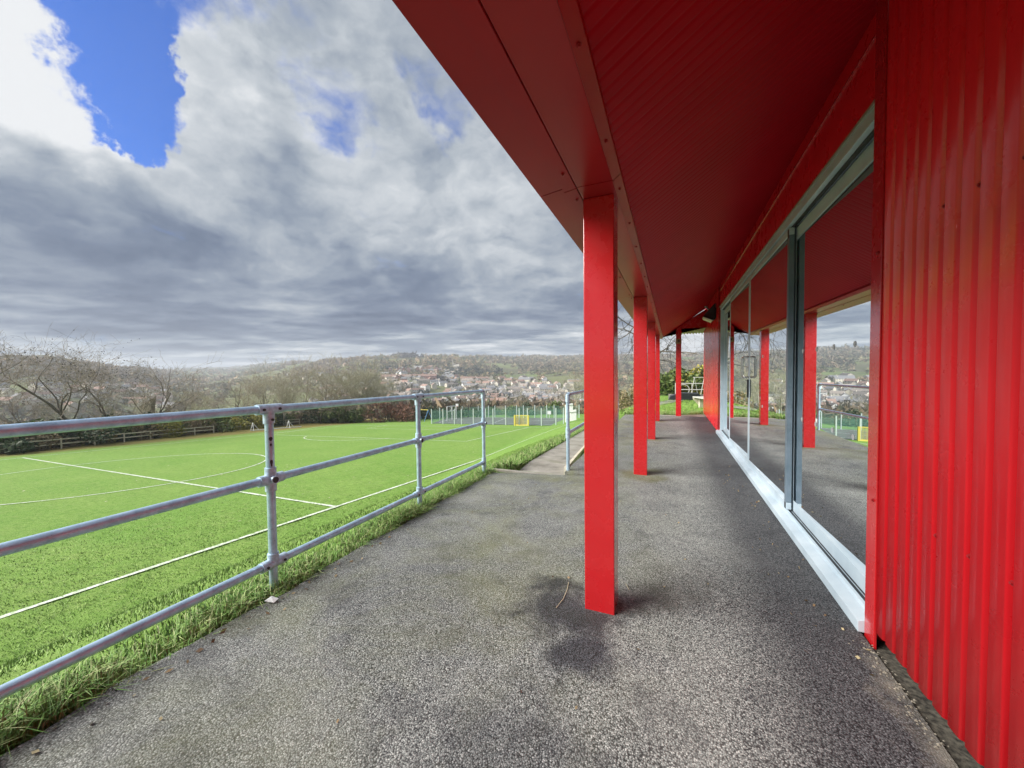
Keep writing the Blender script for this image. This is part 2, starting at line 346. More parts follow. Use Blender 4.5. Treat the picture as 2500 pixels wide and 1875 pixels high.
# ------------------------------------------------------------------ mesh helpers
class MB:
    def __init__(s): s.v = []; s.f = []; s.mi = []; s.m = 0; s.sm = []; s.smooth = False
    def add(s, vs, fs):
        o = len(s.v); s.v += [tuple(map(float, q)) for q in vs]
        for f in fs: s.f.append(tuple(i+o for i in f)); s.mi.append(s.m); s.sm.append(s.smooth)
        return s
    def box(s, x0, y0, z0, x1, y1, z1):
        if x0 > x1: x0, x1 = x1, x0
        if y0 > y1: y0, y1 = y1, y0
        if z0 > z1: z0, z1 = z1, z0
        return s.add([(x0, y0, z0), (x1, y0, z0), (x1, y1, z0), (x0, y1, z0), (x0, y0, z1), (x1, y0, z1), (x1, y1, z1), (x0, y1, z1)],
              [(0, 3, 2, 1), (4, 5, 6, 7), (0, 1, 5, 4), (1, 2, 6, 5), (2, 3, 7, 6), (3, 0, 4, 7)])
    def tube(s, a, b, r, r2=None, n=16, caps=True, smooth=True):
        a = Vector(a); b = Vector(b); r2 = r if r2 is None else r2
        d = (b-a).normalized(); q = d.orthogonal().normalized(); e = d.cross(q)
        vs = []
        for c, rr in ((a, r), (b, r2)):
            for i in range(n):
                t = 2*math.pi*i/n; vs.append(c + (q*math.cos(t)+e*math.sin(t))*rr)
        sm = s.smooth; s.smooth = smooth
        s.add(vs, [(i, (i+1) % n, n+(i+1) % n, n+i) for i in range(n)])
        s.smooth = False
        if caps: s.add(vs, [tuple(range(n-1, -1, -1)), tuple(range(n, 2*n))])
        s.smooth = sm
        return s
    def path(s, pts, r, n=8):
        for a, b in zip(pts, pts[1:]): s.tube(a, b, r, n=n)
        return s
    def bar(s, a, b, w, h):
        """box beam between two points, w across (horizontal), h upright"""
        a = Vector(a); b = Vector(b); d = (b-a).normalized()
        sd_ = d.cross(Vector((0, 0, 1)))
        sd_ = (sd_.normalized() if sd_.length > 1e-4 else Vector((1, 0, 0)))*w/2; up = sd_.cross(d).normalized()*h/2
        vs = [a-sd_-up, a+sd_-up, a+sd_+up, a-sd_+up, b-sd_-up, b+sd_-up, b+sd_+up, b-sd_+up]
        return s.add(vs, [(0, 1, 2, 3), (7, 6, 5, 4), (0, 4, 5, 1), (1, 5, 6, 2), (2, 6, 7, 3), (3, 7, 4, 0)])
    def prism(s, poly, axis, a, b):
        """extrude a closed 2D polygon along axis ('x','y','z') from a to b"""
        def P3(p, t):
            return {'x': (t, p[0], p[1]), 'y': (p[0], t, p[1]), 'z': (p[0], p[1], t)}[axis]
        n = len(poly); vs = [P3(p, a) for p in poly]+[P3(p, b) for p in poly]
        return s.add(vs, [tuple(range(n)), tuple(range(2*n-1, n-1, -1))]+[(i, n+i, n+(i+1) % n, (i+1) % n) for i in range(n)])
    def build(s, name, mats, parent=None, bevel=0.0, loc=None):
        me = bpy.data.meshes.new(name); me.from_pydata(s.v, [], s.f)
        for m in (mats if isinstance(mats, (list, tuple)) else [mats]): me.materials.append(m)
        me.polygons.foreach_set('material_index', s.mi); me.polygons.foreach_set('use_smooth', s.sm); me.update()
        o = bpy.data.objects.new(name, me); COL.objects.link(o)
        if parent: o.parent = parent
        if loc: o.location = loc
        if bevel:
            md = o.modifiers.new('bevel', 'BEVEL'); md.width = bevel; md.segments = 2; md.limit_method = 'ANGLE'
        return o
def np_mesh(name, V, F, mats, parent=None, smooth=False, attr=None):
    """V (n,3); F (m,k) all faces with k corners"""
    me = bpy.data.meshes.new(name); k = F.shape[1]
    me.vertices.add(len(V)); me.vertices.foreach_set('co', V.astype(np.float32).ravel())
    me.loops.add(F.size); me.loops.foreach_set('vertex_index', F.astype(np.int32).ravel())
    me.polygons.add(len(F)); me.polygons.foreach_set('loop_start', np.arange(0, F.size, k, dtype=np.int32))
    me.update(calc_edges=True)
    if smooth: me.polygons.foreach_set('use_smooth', np.ones(len(F), bool))
    if attr is not None:
        a = me.color_attributes.new('tint', 'FLOAT_COLOR', 'POINT')
        a.data.foreach_set('color', np.c_[attr, np.ones(len(attr))].astype(np.float32).ravel())
    for m in (mats if isinstance(mats, (list, tuple)) else [mats]): me.materials.append(m)
    o = bpy.data.objects.new(name, me); COL.objects.link(o)
    if parent: o.parent = parent
    return o
def tag(o, label=None, cat=None, group=None, kind=None):
    if label: o['label'] = label
    if cat: o['category'] = cat
    if group: o['group'] = group
    if kind: o['kind'] = kind
    return o
def empty(name, loc=(0, 0, 0), label=None, cat=None, group=None):
    o = bpy.data.objects.new(name, None); COL.objects.link(o); o.location = loc; o.empty_display_size = .2
    return tag(o, label, cat, group)
def sub(mesh_src, name, parent, loc):
    o = bpy.data.objects.new(name, mesh_src.data if isinstance(mesh_src, bpy.types.Object) else mesh_src)
    COL.objects.link(o); o.parent = parent; o.location = loc; return o

# ------------------------------------------------------------------ terrain heights
def sst(t): t = np.clip(t, 0, 1); return t*t*(3-2*t)
RIDGE = [(-400, 868, 1500), (0, 870, 1500), (110, 866, 1500), (190, 880, 1500), (280, 893, 1500), (340, 903, 1600), (420, 903, 2600), (470, 899, 3800), (560, 897, 4200), (620, 890, 3800),
         (700, 884, 2400), (790, 881, 1500), (900, 873, 1350), (1050, 869, 1350), (1150, 872, 1400), (1200, 871, 1700), (1400, 869, 1900), (1640, 866, 1900), (1720, 864, 1900), (2500, 860, 1900)]
_rb = []; _rR = []; _rZ = []
for x_, y_, R_ in RIDGE:
    d_ = ray(x_, y_); _rb.append(math.degrees(math.atan2(-d_[0], d_[1]))); _rR.append(R_); _rZ.append(CH + R_*d_[2]/math.hypot(d_[0], d_[1]))
_o = np.argsort(_rb); _rb = np.array(_rb)[_o]; _rR = np.array(_rR, float)[_o]; _rZ = np.array(_rZ)[_o]
def h_plane(x, y): return -3.2 + .042*x - .055*y
def x_left(y): return np.where(y < 4.85, -2.17-.066*(y-1.5), -2.04-.14*(y-4.94))
def z_ramp(y): return -.05-.111*(y-4.94)
def z_edge(y): return .12-.04*y
def bumpf(x, y):
    return (np.sin(x*.0131+1.3)*np.cos(y*.0117+.4)*5+np.sin(x*.031+y*.017)*2.6+np.sin(x*.07-y*.05+2)*1.2)
def height(x, y):
    x = np.asarray(x, float); y = np.asarray(y, float)
    zP = h_plane(x, y)
    zU = np.where(y < 4.85, z_edge(np.maximum(y, -2))-.03, np.maximum(z_ramp(y)-.02, zP))
    u = np.clip((x_left(y)-x-.05)/8.5, 0, 1)
    t = .35*sst(u)+.65*np.clip(u*1.04-.02, 0, 1)
    z = zU*(1-t)+zP*t
    lawn = np.where(y < 12.3, -.12, -.045-.030*(y-12.3)+.10*sst((x-.2)/3))
    wd = np.where(y < 12, .10+.055*np.maximum(0, y-5), .5+.20*(y-12))
    q = sst((x-(x_left(y)+.78))/wd)
    q = np.where(y < 4.85, sst((x-x_left(y)+.05)/.3), q)
    z = z*(1-q)+lawn*q
    rr = np.hypot(x+25, y-25)
    b = np.degrees(np.arctan2(-x, y)); r = np.hypot(x, y)
    R = np.interp(b, _rb, _rR); zR = np.interp(b, _rb, _rZ)
    near = np.interp(r, [0, 60, 150, 300, 520], [-4, -7.5, -18, -33, -41])
    s_ = np.clip((r-520)/(R-520), 0, 1)
    up = -41 + (zR+41)*(s_**.92)
    over = np.clip((r-R)/900, 0, 3)
    zv = np.where(r < 520, near, up) - over*35 + bumpf(x, y)*sst((r-150)/400)*np.where(r < R, 1-sst((r/R-.75)/.25)*.85, .15)
    wv_ = sst((rr-60)/70)
    return z*(1-wv_)+zv*wv_
def hgt(x, y): return float(height(x, y))
def hit(x, y, t0=3.0, t1=7000.0):
    """where the sight line through photo pixel x, y meets the ground"""
    d = ray(x, y); t = np.geomspace(t0, t1, 3000)
    X = d[0]*t; Y = d[1]*t; Z = CH+d[2]*t
    k = np.argmax(Z < height(X, Y))
    if not (Z[k] < height(X[k], Y[k])): return None
    return (X[k], Y[k], float(height(X[k], Y[k])))
def onp(x, y, lift=0.0):
    """sight line meets the tilted plane of the pitch"""
    d = ray(x, y); n = np.array([-.042, .055, 1.0]); t = ((-3.2+lift)-CH)/(n@d)
    return Vector((d[0]*t, d[1]*t, CH+d[2]*t))
# ground: one graded sheet
def graded(lo, hi, c0, c1, step, g):
    a = list(np.arange(c0, c1+1e-6, step)); s_ = step
    while a[-1] < hi: s_ *= g; a.append(a[-1]+s_)
    s_ = step
    while a[0] > lo: s_ *= g; a.insert(0, a[0]-s_)
    return np.array(a)
gx = graded(-190, 150, -14, 4, .25, 1.045); gy = graded(-150, 210, -1, 20, .25, 1.045)
X, Y = np.meshgrid(gx, gy); Z = height(X, Y)
Z = Z + np.where((X < -2.6) & (np.hypot(X, Y) < 60), .018*np.sin(X*3.1+Y*1.7)*np.sin(Y*2.3-X), 0)
nx, ny = len(gx), len(gy); idx = np.arange(nx*ny).reshape(ny, nx)
F = np.stack([idx[:-1, :-1], idx[:-1, 1:], idx[1:, 1:], idx[1:, :-1]], -1).reshape(-1, 4)
tag(np_mesh('ground', np.stack([X, Y, Z], -1).reshape(-1, 3), F, GRASS_G, smooth=True), kind='structure')
# valley and far hills: polar sheet
rr_ = np.concatenate([[118], np.geomspace(130, 9000, 150)]); bb = np.radians(np.concatenate([np.arange(-180, -35, 4), np.arange(-35, 85, .45), np.arange(85, 180.1, 4)]))
RR, BB = np.meshgrid(rr_, bb); X = -np.sin(BB)*RR; Y = np.cos(BB)*RR; Z = height(X, Y)-.35
nx, ny = len(rr_), len(bb); idx = np.arange(nx*ny).reshape(ny, nx)
F = np.stack([idx[:-1, :-1], idx[1:, :-1], idx[1:, 1:], idx[:-1, 1:]], -1).reshape(-1, 4)
tag(np_mesh('hills', np.stack([X, Y, Z], -1).reshape(-1, 3), F, VALLEY, smooth=True), kind='structure')

# ------------------------------------------------------------------ veranda floor, ramp, threshold
def floor_z(x, y):
    ze = z_edge(max(y, -2)) if y < 4.9 else -.01
    xl = float(x_left(y)) if y < 4.9 else -1.3
    t = min(1, max(0, (-.45-x)/(-.45-xl)))
    return ze*t*t*(3-2*t) if y < 4.9 else 0.0
m = MB(); ys = [i*.25 for i in range(-16, 20)]+[4.88]; nxs = 14
def strip(ys, xl_f, xr, m, nxs=14, zf=floor_z):
    vs = []
    for y in ys:
        xl = xl_f(y)
        for i in range(nxs+1):
            x = xl+(xr-xl)*i/nxs; vs.append((x, y, zf(x, y)))
    fs = [(j*(nxs+1)+i, j*(nxs+1)+i+1, (j+1)*(nxs+1)+i+1, (j+1)*(nxs+1)+i) for j in range(len(ys)-1) for i in range(nxs)]
    m.add(vs, fs)
jit = lambda y: .018*math.sin(y*5.3)+.012*math.sin(y*13.1+1)
m.smooth = True
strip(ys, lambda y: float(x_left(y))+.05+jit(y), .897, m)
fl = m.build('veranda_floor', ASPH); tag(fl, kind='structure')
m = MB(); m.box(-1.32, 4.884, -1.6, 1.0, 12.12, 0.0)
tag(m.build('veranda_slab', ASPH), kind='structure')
m = MB(); m.prism([(-1.0, 12.124), (1.3, 12.124), (1.3, 13.3), (.93, 12.95), (.1, 12.5), (-1.0, 12.35)], 'z', -.3, -.012)
tag(m.build('end_kerb', CONC), kind='structure')
# threshold strip and ramp
m = MB(); m.box(-2.44, 4.885, -.16, -1.325, 4.955, z_edge(4.9)+.012)
tag(m.build('threshold_kerb', CONC), kind='structure')
m = MB(); yy = np.linspace(4.96, 50, 60); vs = []
for y in yy:
    z = max(float(z_ramp(y)), float(h_plane(-4, y)))+.02
    if y < 5.4: z = -.075
    xl = -2.02-.14*(y-4.94); xr = -1.36-.14*(y-4.94)-(0 if y > 5.2 else 0)
    vs += [(xl, y, z), (xr, y, z), (xr, y, z-.5), (xl, y, z-.5)]
fs = []
for j in range(len(yy)-1):
    a = j*4; b = a+4
    fs += [(a, a+1, b+1, b), (a+1, a+2, b+2, b+1), (a+3, a, b, b+3)]
m.add(vs, fs); tag(m.build('ramp_path', CONC), kind='structure')
kb = empty('timber_edging', (-1.36, 5.0, 0), 'weathered board edging along the right side of the pale ramp path', 'edging')
for j in range(4):
    y0 = 5.0+j*2.2; y1 = y0+2.19
    mm = MB(); mm.bar((-1.33-.14*(y0-4.94)+1.36, y0-5.0, float(z_ramp(y0))+.02), (-1.33-.14*(y1-4.94)+1.36, y1-5.0, float(z_ramp(y1))+.02), .045, .14)
    mm.build('board', TIMBER, kb)
# lawn path beyond the second railing
def strip_path(name, pts, wd, mt, lift=.03):
    m = MB(); vs = []
    P_ = [Vector(p) for p in pts]; n = 24; L = []
    for i in range(len(P_)-1):
        for k in range(n): L.append(P_[i].lerp(P_[i+1], k/n))
    L.append(P_[-1])
    for i, p in enumerate(L):
        d = (L[min(i+1, len(L)-1)]-L[max(i-1, 0)]); d.z = 0; d.normalize(); s_ = Vector((d.y, -d.x, 0))*wd/2
        for q in (p-s_, p+s_): vs.append((q.x, q.y, hgt(q.x, q.y)+lift))
    m.add(vs, [(2*i, 2*i+1, 2*i+3, 2*i+2) for i in range(len(L)-1)])
    return tag(m.build(name, mt), kind='structure')
strip_path('lawn_path', [(-2.2, 13.5, 0), (-1.1, 17, 0), (.2, 23, 0), (1.5, 33, 0)], .75, CONC)

# ------------------------------------------------------------------ pitch markings
def linestrip(name, pts, wd, closed=False):
    vs = []; P_ = []
    for a, b in zip(pts, pts[1:]+([pts[0]] if closed else [])):
        n = max(2, int((Vector(b)-Vector(a)).length/.6))
        for k in range(n): P_.append(Vector(a).lerp(Vector(b), k/n))
    P_.append(Vector(pts[0] if closed else pts[-1]))
    for i, p in enumerate(P_):
        d = P_[min(i+1, len(P_)-1)]-P_[max(i-1, 0)]
        if closed and i in (0, len(P_)-1): d = P_[1]-P_[-2]
        d.normalize(); s_ = Vector((d.y, -d.x))*wd*(.5+rnd.uniform(-.08, .08))
        for q in (p-s_, p+s_): vs.append((q.x, q.y, hgt(q.x, q.y)+.028))
    m = MB(); m.add(vs, [(2*i, 2*i+1, 2*i+3, 2*i+2) for i in range(len(P_)-1)])
    return tag(m.build(name, LINE), kind='structure')
def pp(x, y): q = onp(x, y); return (q.x, q.y)
nt0, nt1 = Vector(pp(0, 1510)), Vector(pp(1370, 1056)); dn = (nt1-nt0).normalized()
corner_n = nt0+dn*48.5; start_n = nt0-dn*32
cf = Vector(pp(805, 1038)); fm = Vector(pp(55, 1118)); df = (fm-cf).normalized()
far_start = fm + df*34
linestrip('pitch_line', [tuple(start_n), tuple(nt0), tuple(nt1), tuple(corner_n)], .16)
linestrip('pitch_line', [tuple(cf), pp(708, 1054), tuple(fm), tuple(far_start)], .12)
linestrip('pitch_line', [tuple(corner_n), tuple(cf)], .13)
linestrip('pitch_line', [pp(55, 1118), pp(415, 1175), pp(820, 1238)], .15)
cc = (Vector(pp(415, 1175))+Vector(pp(190, 1138)))/2; cr = (Vector(pp(415, 1175))-Vector(pp(190, 1138))).length/2
cA, cB, cN = Vector(pp(585, 1122)), Vector(pp(300, 1112)), Vector(pp(0, 1222))
cr = ((cA-cc).length+(cB-cc).length+(cN-cc).length+cr*1.5)/4.5
linestrip('centre_circle', [(cc.x+cr*math.cos(t*math.pi/24), cc.y+cr*math.sin(t*math.pi/24)) for t in range(48)], .13, True)
pA, pB_, pC = pp(645, 1061), pp(1138, 1078), pp(1290, 1044)
linestrip('pitch_line', [pp(720, 1040) if False else (pA[0]-1, pA[1]+15), pA, pB_, pC], .13)
pmid = (Vector(pA)+Vector(pB_))/2
linestrip('penalty_arc', [(pmid.x-.5+8.6*math.cos(math.radians(a)), pmid.y+4.6+8.0*math.sin(math.radians(a))) for a in range(-146, -33, 8)], .13)
linestrip('pitch_line', [pp(945, 1038.5), pp(895, 1046), pp(1120, 1051), pp(1168, 1042)], .12)

# ------------------------------------------------------------------ railings
def tee(m, p, d, up=0.0):
    """cast three-way fitting on a rail: sleeve along d, socket on the post"""
    pass
def railing(name, label, posts, tops, mids, bots, ext, elbow_start=False, elbow_end=True, r=.0235, mids_hole=True):
    """posts: list of (x, y); tops/mids/bots: rail heights at the posts; ext: rail run before the first post"""
    root = empty(name, (posts[0][0], posts[0][1], 0), label, 'railing')
    ox, oy = posts[0]
    L = lambda p: (p[0]-ox, p[1]-oy, p[2])
    n = len(posts)
    def line(zs, nm):
        pts = [(*posts[i], zs[i]) for i in range(n)]
        if ext:
            a, b = Vector(pts[0]), Vector(pts[1]); pts = [tuple(a+(a-b).normalized()*ext)]+pts
        for a, b in zip(pts, pts[1:]):
            m = MB(); m.tube(L(a), L(b), r, n=20, caps=False); m.build(nm, GALV, root)
        return pts
    line(tops, 'top_rail'); line(mids, 'middle_rail')
    if bots: line(bots, 'bottom_rail')
    for i, (x, y) in enumerate(posts):
        zb = hgt(x, y)-.25
        m = MB(); m.tube(L((x, y, zb)), L((x, y, tops[i])), r, n=20, caps=False); m.build('post', GALV, root)
        j = min(i+1, n-1); k = max(j-1, 0)
        d = Vector((posts[j][0]-posts[k][0], posts[j][1]-posts[k][1], tops[j]-tops[k])).normalized()
        side = Vector((1, 0, 0))
        last = (i == n-1 and elbow_end); first = (i == 0 and elbow_start)
        R = r+.0075
        m = MB(); T = Vector(L((x, y, tops[i])))
        if last or first:
            s_ = -1 if last else 1
            # swept elbow
            c = T+Vector((0, 0, -.045))+d*s_*.045
            pts = [T+d*s_*.095]+[c+Vector((0, 0, 1))*.045*math.sin(a)-d*s_*.045*math.cos(a) for a in [math.pi/2*(1-q/5) for q in range(6)]]+[T+Vector((0, 0, -.10))]
            for a, b in zip(pts, pts[1:]): m.tube(a, b, R, n=18)
        else:
            m.tube(T-d*.075, T+d*.075, R, n=18); m.tube(T, T+Vector((0, 0, -.085)), R, n=18)
        f = m.build('top_fitting', GALV_F, root)
        for q in (d*-.05, d*.05, Vector((0, 0, -.062))): mb = MB(); mb.tube(T+q+side*(R-.003), T+q+side*(R+.007), .008, n=10); mb.build('grub_screw', BOLT, f)
        m = MB(); T = Vector(L((x, y, mids[i])))
        m.tube(T+Vector((0, 0, -.07)), T+Vector((0, 0, .07)), R, n=18)
        if i < n-1 or not elbow_end: m.tube(T, T+d*.075, R, n=18)
        if i > 0 or ext: m.tube(T-d*.075, T, R, n=18)
        f = m.build('cross_fitting', GALV_F, root)
        if mids_hole and 0 < i < n:
            mb = MB(); mb.tube(T+side*.01, T+side*(R+.014), .024, n=18); mb.build('socket_boss', GALV_F, f)
            mb = MB(); mb.tube(T+side*(R+.010), T+side*(R+.0155), .018, n=18); mb.build('socket_hole', BOLT, f)
        if bots:
            m = MB(); T = Vector(L((x, y, bots[i])))
            if i == n-1 and elbow_end: m.tube(T+Vector((0, 0, -.07)), T+Vector((0, 0, .06)), R, n=18); m.tube(T-d*.075, T, R, n=18)
            else:
                m.tube(T-d*.08, T+d*.08, R, n=18); m.tube(T, T+Vector((0, 0, .06)), R, n=18)
            f = m.build('bottom_fitting', GALV_F, root)
            for q in (-.055, .055):
                if i < n-1 or q < 0: mb = MB(); mb.tube(T+d*q+side*(R-.003), T+d*q+side*(R+.006), .008, n=10); mb.build('grub_screw', BOLT, f)
    return root
def rl(v0, v1, y): return v0+(v1-v0)*(y-1.48)/(4.64-1.48)
rp = [(-2.10, -.12), (-2.205, 1.48), (-2.308, 3.042), (-2.413, 4.641)]
rail1 = railing('tube_railing', 'long galvanised three-rail tube railing between the asphalt veranda and the pitch', rp,
        [rl(1.146, 1.091, p[1]) for p in rp], [rl(.726, .644, p[1]) for p in rp], [rl(.218, .095, p[1]) for p in rp], 1.5)
# dark scuffs where paint has flaked from the second post
m = MB()
for z, ww, hh in ((.97, .013, .013), (.935, .007, .009), (.83, .010, .016), (.815, .006, .010)):
    a0 = -.35
    vs = []
    for t in range(8):
        a = 2*math.pi*t/8; aa = a0+ww/.026*math.cos(a)*.8*(1+.3*math.sin(3*a)); vs.append((.0262*math.cos(aa), .0262*math.sin(aa), z+hh*math.sin(a)))
    m = MB(); m.add(vs, [tuple(range(8))])
    sc = m.build('paint_flake', BOLT, rail1); sc.location = (rp[1][0]-rp[0][0], rp[1][1]-rp[0][1], 0)
rail2 = railing('tube_railing', 'short galvanised two-rail tube railing along the ramp beyond the gap', [(-1.3, 4.99), (-1.3, 7.5), (-1.3, 10.17)],
        [1.035, 1.03, 1.01], [.51, .50, .47], None, 0, elbow_start=True, mids_hole=False)

# ------------------------------------------------------------------ clubhouse
WX = .93
club = empty('clubhouse', (WX, 2.3, 0), 'red clubhouse with corrugated steel walls, glazed sliding doors and post-supported veranda roof', 'building')
CO = Vector((WX, 2.3, 0))
def cpart(m, name, mats, parent=club, bevel=0.0):
    for i, v in enumerate(m.v): m.v[i] = (v[0]-CO.x, v[1]-CO.y, v[2]-CO.z)
    return m.build(name, mats, parent, bevel)
def ceil_z(x): return 2.33+.665*(x+.25)
# corrugated wall sheets (near part)
PITCHC, DEPTH = .0856, .016
def corr_sheet(y0, y1, x, z0, z1, ph):
    m = MB(); m.smooth = True; n = int((y0-y1)/PITCHC*28)
    vs = []
    for k in range(n+1):
        y = y0-(y0-y1)*k/n; c = math.cos(2*math.pi*(y-ph)/PITCHC)
        g_ = max(0.0, c)**5; xx = x+DEPTH*(g_-.5)-.0012*max(0.0, -c)
        vs += [(xx, y, z0), (xx, y, z1), (xx+.0015, y, z1), (xx+.0015, y, z0)]
    fs = []
    for k in range(n):
        a = 4*k; fs += [(a, a+1, a+5, a+4)]
    m.add(vs, fs)
    m.smooth = False
    for k in range(n):
        a = 4*k; m.f.append((a, a+4, a+7, a+3)); m.mi.append(0); m.sm.append(False)
    return m
edges = [2.312, 2.036, 1.05, .06, -.93, -1.92, -2.91]
scr = MB(); scr.tube((0, 0, 0), (-.004, 0, 0), .0085, n=10, smooth=False); scr.tube((-.004, 0, 0), (-.009, 0, 0), .0055, .0045, n=6, smooth=False)
scr_me = scr.build('screw', SCREW).data; bpy.data.objects.remove(bpy.data.objects['screw'])
for i, (a, b) in enumerate(zip(edges, edges[1:])):
    sh = cpart(corr_sheet(a, b-.03, WX-.001*(i % 2)*2-.010, .078, 3.2, 1.984), 'wall_sheet', REDS)
    for zz in (.72, 1.94):
        for k in range(30):
            yy_ = 1.984-PITCHC*(1+2*k)
            if b+.01 < yy_ < a-.02: sub(scr_me, 'screw', sh, (WX-.010-CO.x, yy_-CO.y, zz-CO.z))
m = MB(); m.box(WX+.06, -3, -.2, WX+.12, 2.31, .5); cpart(m, 'plinth', mat('dark_plinth', (.012, .011, .010), .95))
m = MB(); m.box(.896, -3, -.3, WX+.059, 2.42, -.012); cpart(m, 'gully', mat('gully_soil', fn=mottled((.015, .013, .010), (.10, .09, .07), 60, (.9, .95), .4, 120, bd=.004)))
m = MB(); m.box(WX+.121, -3, .0, WX+.22, 2.40, 3.2); cpart(m, 'backing_wall', INT_W)
# corner trim
m = MB(); m.prism([(WX-.024, 2.316), (WX-.021, 2.420), (WX+.075, 2.420), (WX+.075, 2.405), (WX-.006, 2.405), (WX-.012, 2.316)], 'z', -.015, 3.2); tr = cpart(m, 'corner_trim', RED, bevel=.002)
for zz in (.71, 1.9): sub(scr_me, 'screw', tr, (WX-.023-CO.x, 2.345-CO.y, zz))
# lintel and far flat wall
m = MB(); m.box(WX+.012, 2.422, 2.672, WX+.12, 9.30, 3.2); cpart(m, 'lintel_panel', REDS)
m = MB(); m.box(WX+.004, 2.422, 3.012, WX+.011, 9.30, 3.022); cpart(m, 'flashing', RED)
m = MB(); m.prism([(WX, 9.02), (WX, 9.12), (WX+.07, 9.12), (WX+.07, 9.02)], 'z', .0, 2.668); cpart(m, 'corner_trim', RED, bevel=.002)
for a, b in ((9.122, 10.1), (10.103, 11.08), (11.083, 12.06), (12.063, 13.05)):
    m = MB(); vs = []; n = 36
    for k in range(n+1):
        y = a+(b-a)*k/n; xx = WX-.006*max(0, math.cos(2*math.pi*(y-a)/(b-a)*3))**6
        vs += [(xx, y, .015), (xx, y, 3.2)]
    m.smooth = True; m.add(vs, [(2*k, 2*k+2, 2*k+3, 2*k+1) for k in range(n)]); cpart(m, 'wall_panel', REDS)
m = MB(); m.box(WX+.02, 9.122, 0, WX+.2, 13.05, 3.2); m.box(WX-.002, 13.051, .0, WX+4, 13.1, 3.2); cpart(m, 'end_wall', REDS)
# columns
for y in (2.085, 5.09, 7.83, 10.75):
    m = MB(); m.box(-.45, y, -.12, -.286, y+.165, 2.298); cpart(m, 'column', RED, bevel=.004)
m = MB(); m.box(.124, 12.1, -.12, .268, 12.244, 2.575); c5 = cpart(m, 'column', RED, bevel=.004)
m = MB(); m.box(.119, 12.094, 2.13, .273, 12.25, 2.28); cpart(m, 'clamp_band', mat('brass_clamp', (.30, .24, .12), .5, .5), c5)
m = MB(); m.tube((.197, 12.093, 2.21), (.197, 12.075, 2.21), .03, n=10); cpart(m, 'bolt', BOLT, c5)
# veranda roof: eave trim pieces, box beam soffit, lip, each in lengths with open joints
JY = [-3.0, 1.945, 5.0, 8.05, 12.1]
def zt(m, pts, y0, y1, th=.0025):
    """thin folded sheet through cross-section points (x,z), seen from below"""
    n = len(pts); vs = []
    for (x, z) in pts: vs += [(x, y0, z), (x, y1, z), (x, y1, z+th), (x, y0, z+th)]
    fs = []
    for i in range(n-1):
        a = 4*i; b = a+4; fs += [(a, a+1, b+1, b), (a+3, b+3, b+2, a+2), (a, b, b+3, a+3), (a+1, a+2, b+2, b+1)]
    fs += [(0, 3, 2, 1), (4*n-4, 4*n-3, 4*n-2, 4*n-1)]
    m.add(vs, fs)
for j, (a, b) in enumerate(zip(JY, JY[1:])):
    g = .0035
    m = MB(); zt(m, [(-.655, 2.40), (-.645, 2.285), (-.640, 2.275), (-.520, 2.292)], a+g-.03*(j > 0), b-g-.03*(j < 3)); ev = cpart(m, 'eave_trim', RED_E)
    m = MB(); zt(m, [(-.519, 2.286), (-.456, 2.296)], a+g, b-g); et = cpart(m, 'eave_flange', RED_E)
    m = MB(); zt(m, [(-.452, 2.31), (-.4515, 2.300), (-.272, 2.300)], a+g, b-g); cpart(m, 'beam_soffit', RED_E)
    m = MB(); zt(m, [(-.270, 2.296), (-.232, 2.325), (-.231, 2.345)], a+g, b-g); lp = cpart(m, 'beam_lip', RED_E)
    for q, x, z, st in ((lp, -.252, 2.309, .5), (et, -.478, 2.291, .93)):
        y = a+.12
        while y < b-.03:
            mm = MB(); 
            o = sub(scr_me, 'screw', q, (x-CO.x, y-CO.y, z-CO.z)); o.rotation_euler = (0, -math.pi/2 if False else math.radians(-90), 0)
            y += st
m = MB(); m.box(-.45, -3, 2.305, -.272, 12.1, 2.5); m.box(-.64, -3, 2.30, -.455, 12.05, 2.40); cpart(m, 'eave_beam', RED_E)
# corrugated ceiling in sheets, ribs running up the slope
def ceil_sheet(y0, y1):
    m = MB(); m.smooth = True; CP = .064; n = int((y1-y0)/CP*12); vs = []
    for k in range(n+1):
        y = y0+(y1-y0)*k/n; c = math.cos(2*math.pi*y/CP); o = .0045*max(0, c)**3
        vs += [(-.236, y, ceil_z(-.236)+.012+o), (WX+.02, y, ceil_z(WX+.02)+.012+o)]
    m.add(vs, [(2*k, 2*k+1, 2*k+3, 2*k+2) for k in range(n)]); return m
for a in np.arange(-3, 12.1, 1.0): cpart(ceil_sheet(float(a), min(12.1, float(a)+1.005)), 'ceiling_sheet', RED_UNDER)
# roof covering above, so no light leaks
m = MB(); zt(m, [(-.66, 2.42), (WX+4.2, 2.42+.665*(WX+4.86))], -3, 12.11, .03); cpart(m, 'roof', REDS)
# far header and low corrugated end eave
m = MB(); m.prism([(-.25, 2.345), (.06, 2.53), (.06, 2.575), (.93, 2.578), (.93, 3.11)], 'y', 12.102, 12.16); cpart(m, 'gable_header', RED)
m = MB(); n = 12*14; vs = []
for k in range(n+1):
    x = .04+.90*k/n; o = .017*math.cos(2*math.pi*x/PITCHC)
    vs += [(x, 12.165, 2.59+o), (x, 13.35, 2.525+o)]
m.smooth = True; m.add(vs, [(2*k, 2*k+2, 2*k+3, 2*k+1) for k in range(n)])
CREAM = mat('reflection_tinted_sheet', fn=mottled((.34, .32, .18), (.52, .49, .34), 4, (.5, .7)))  # beige-olive reflection on the end eave put into the sheet colour
cpart(m, 'end_eave_sheet', CREAM)
m = MB(); m.box(-.02, 12.165, 2.47, .03, 13.35, 2.60); cpart(m, 'end_fascia', CREAM)

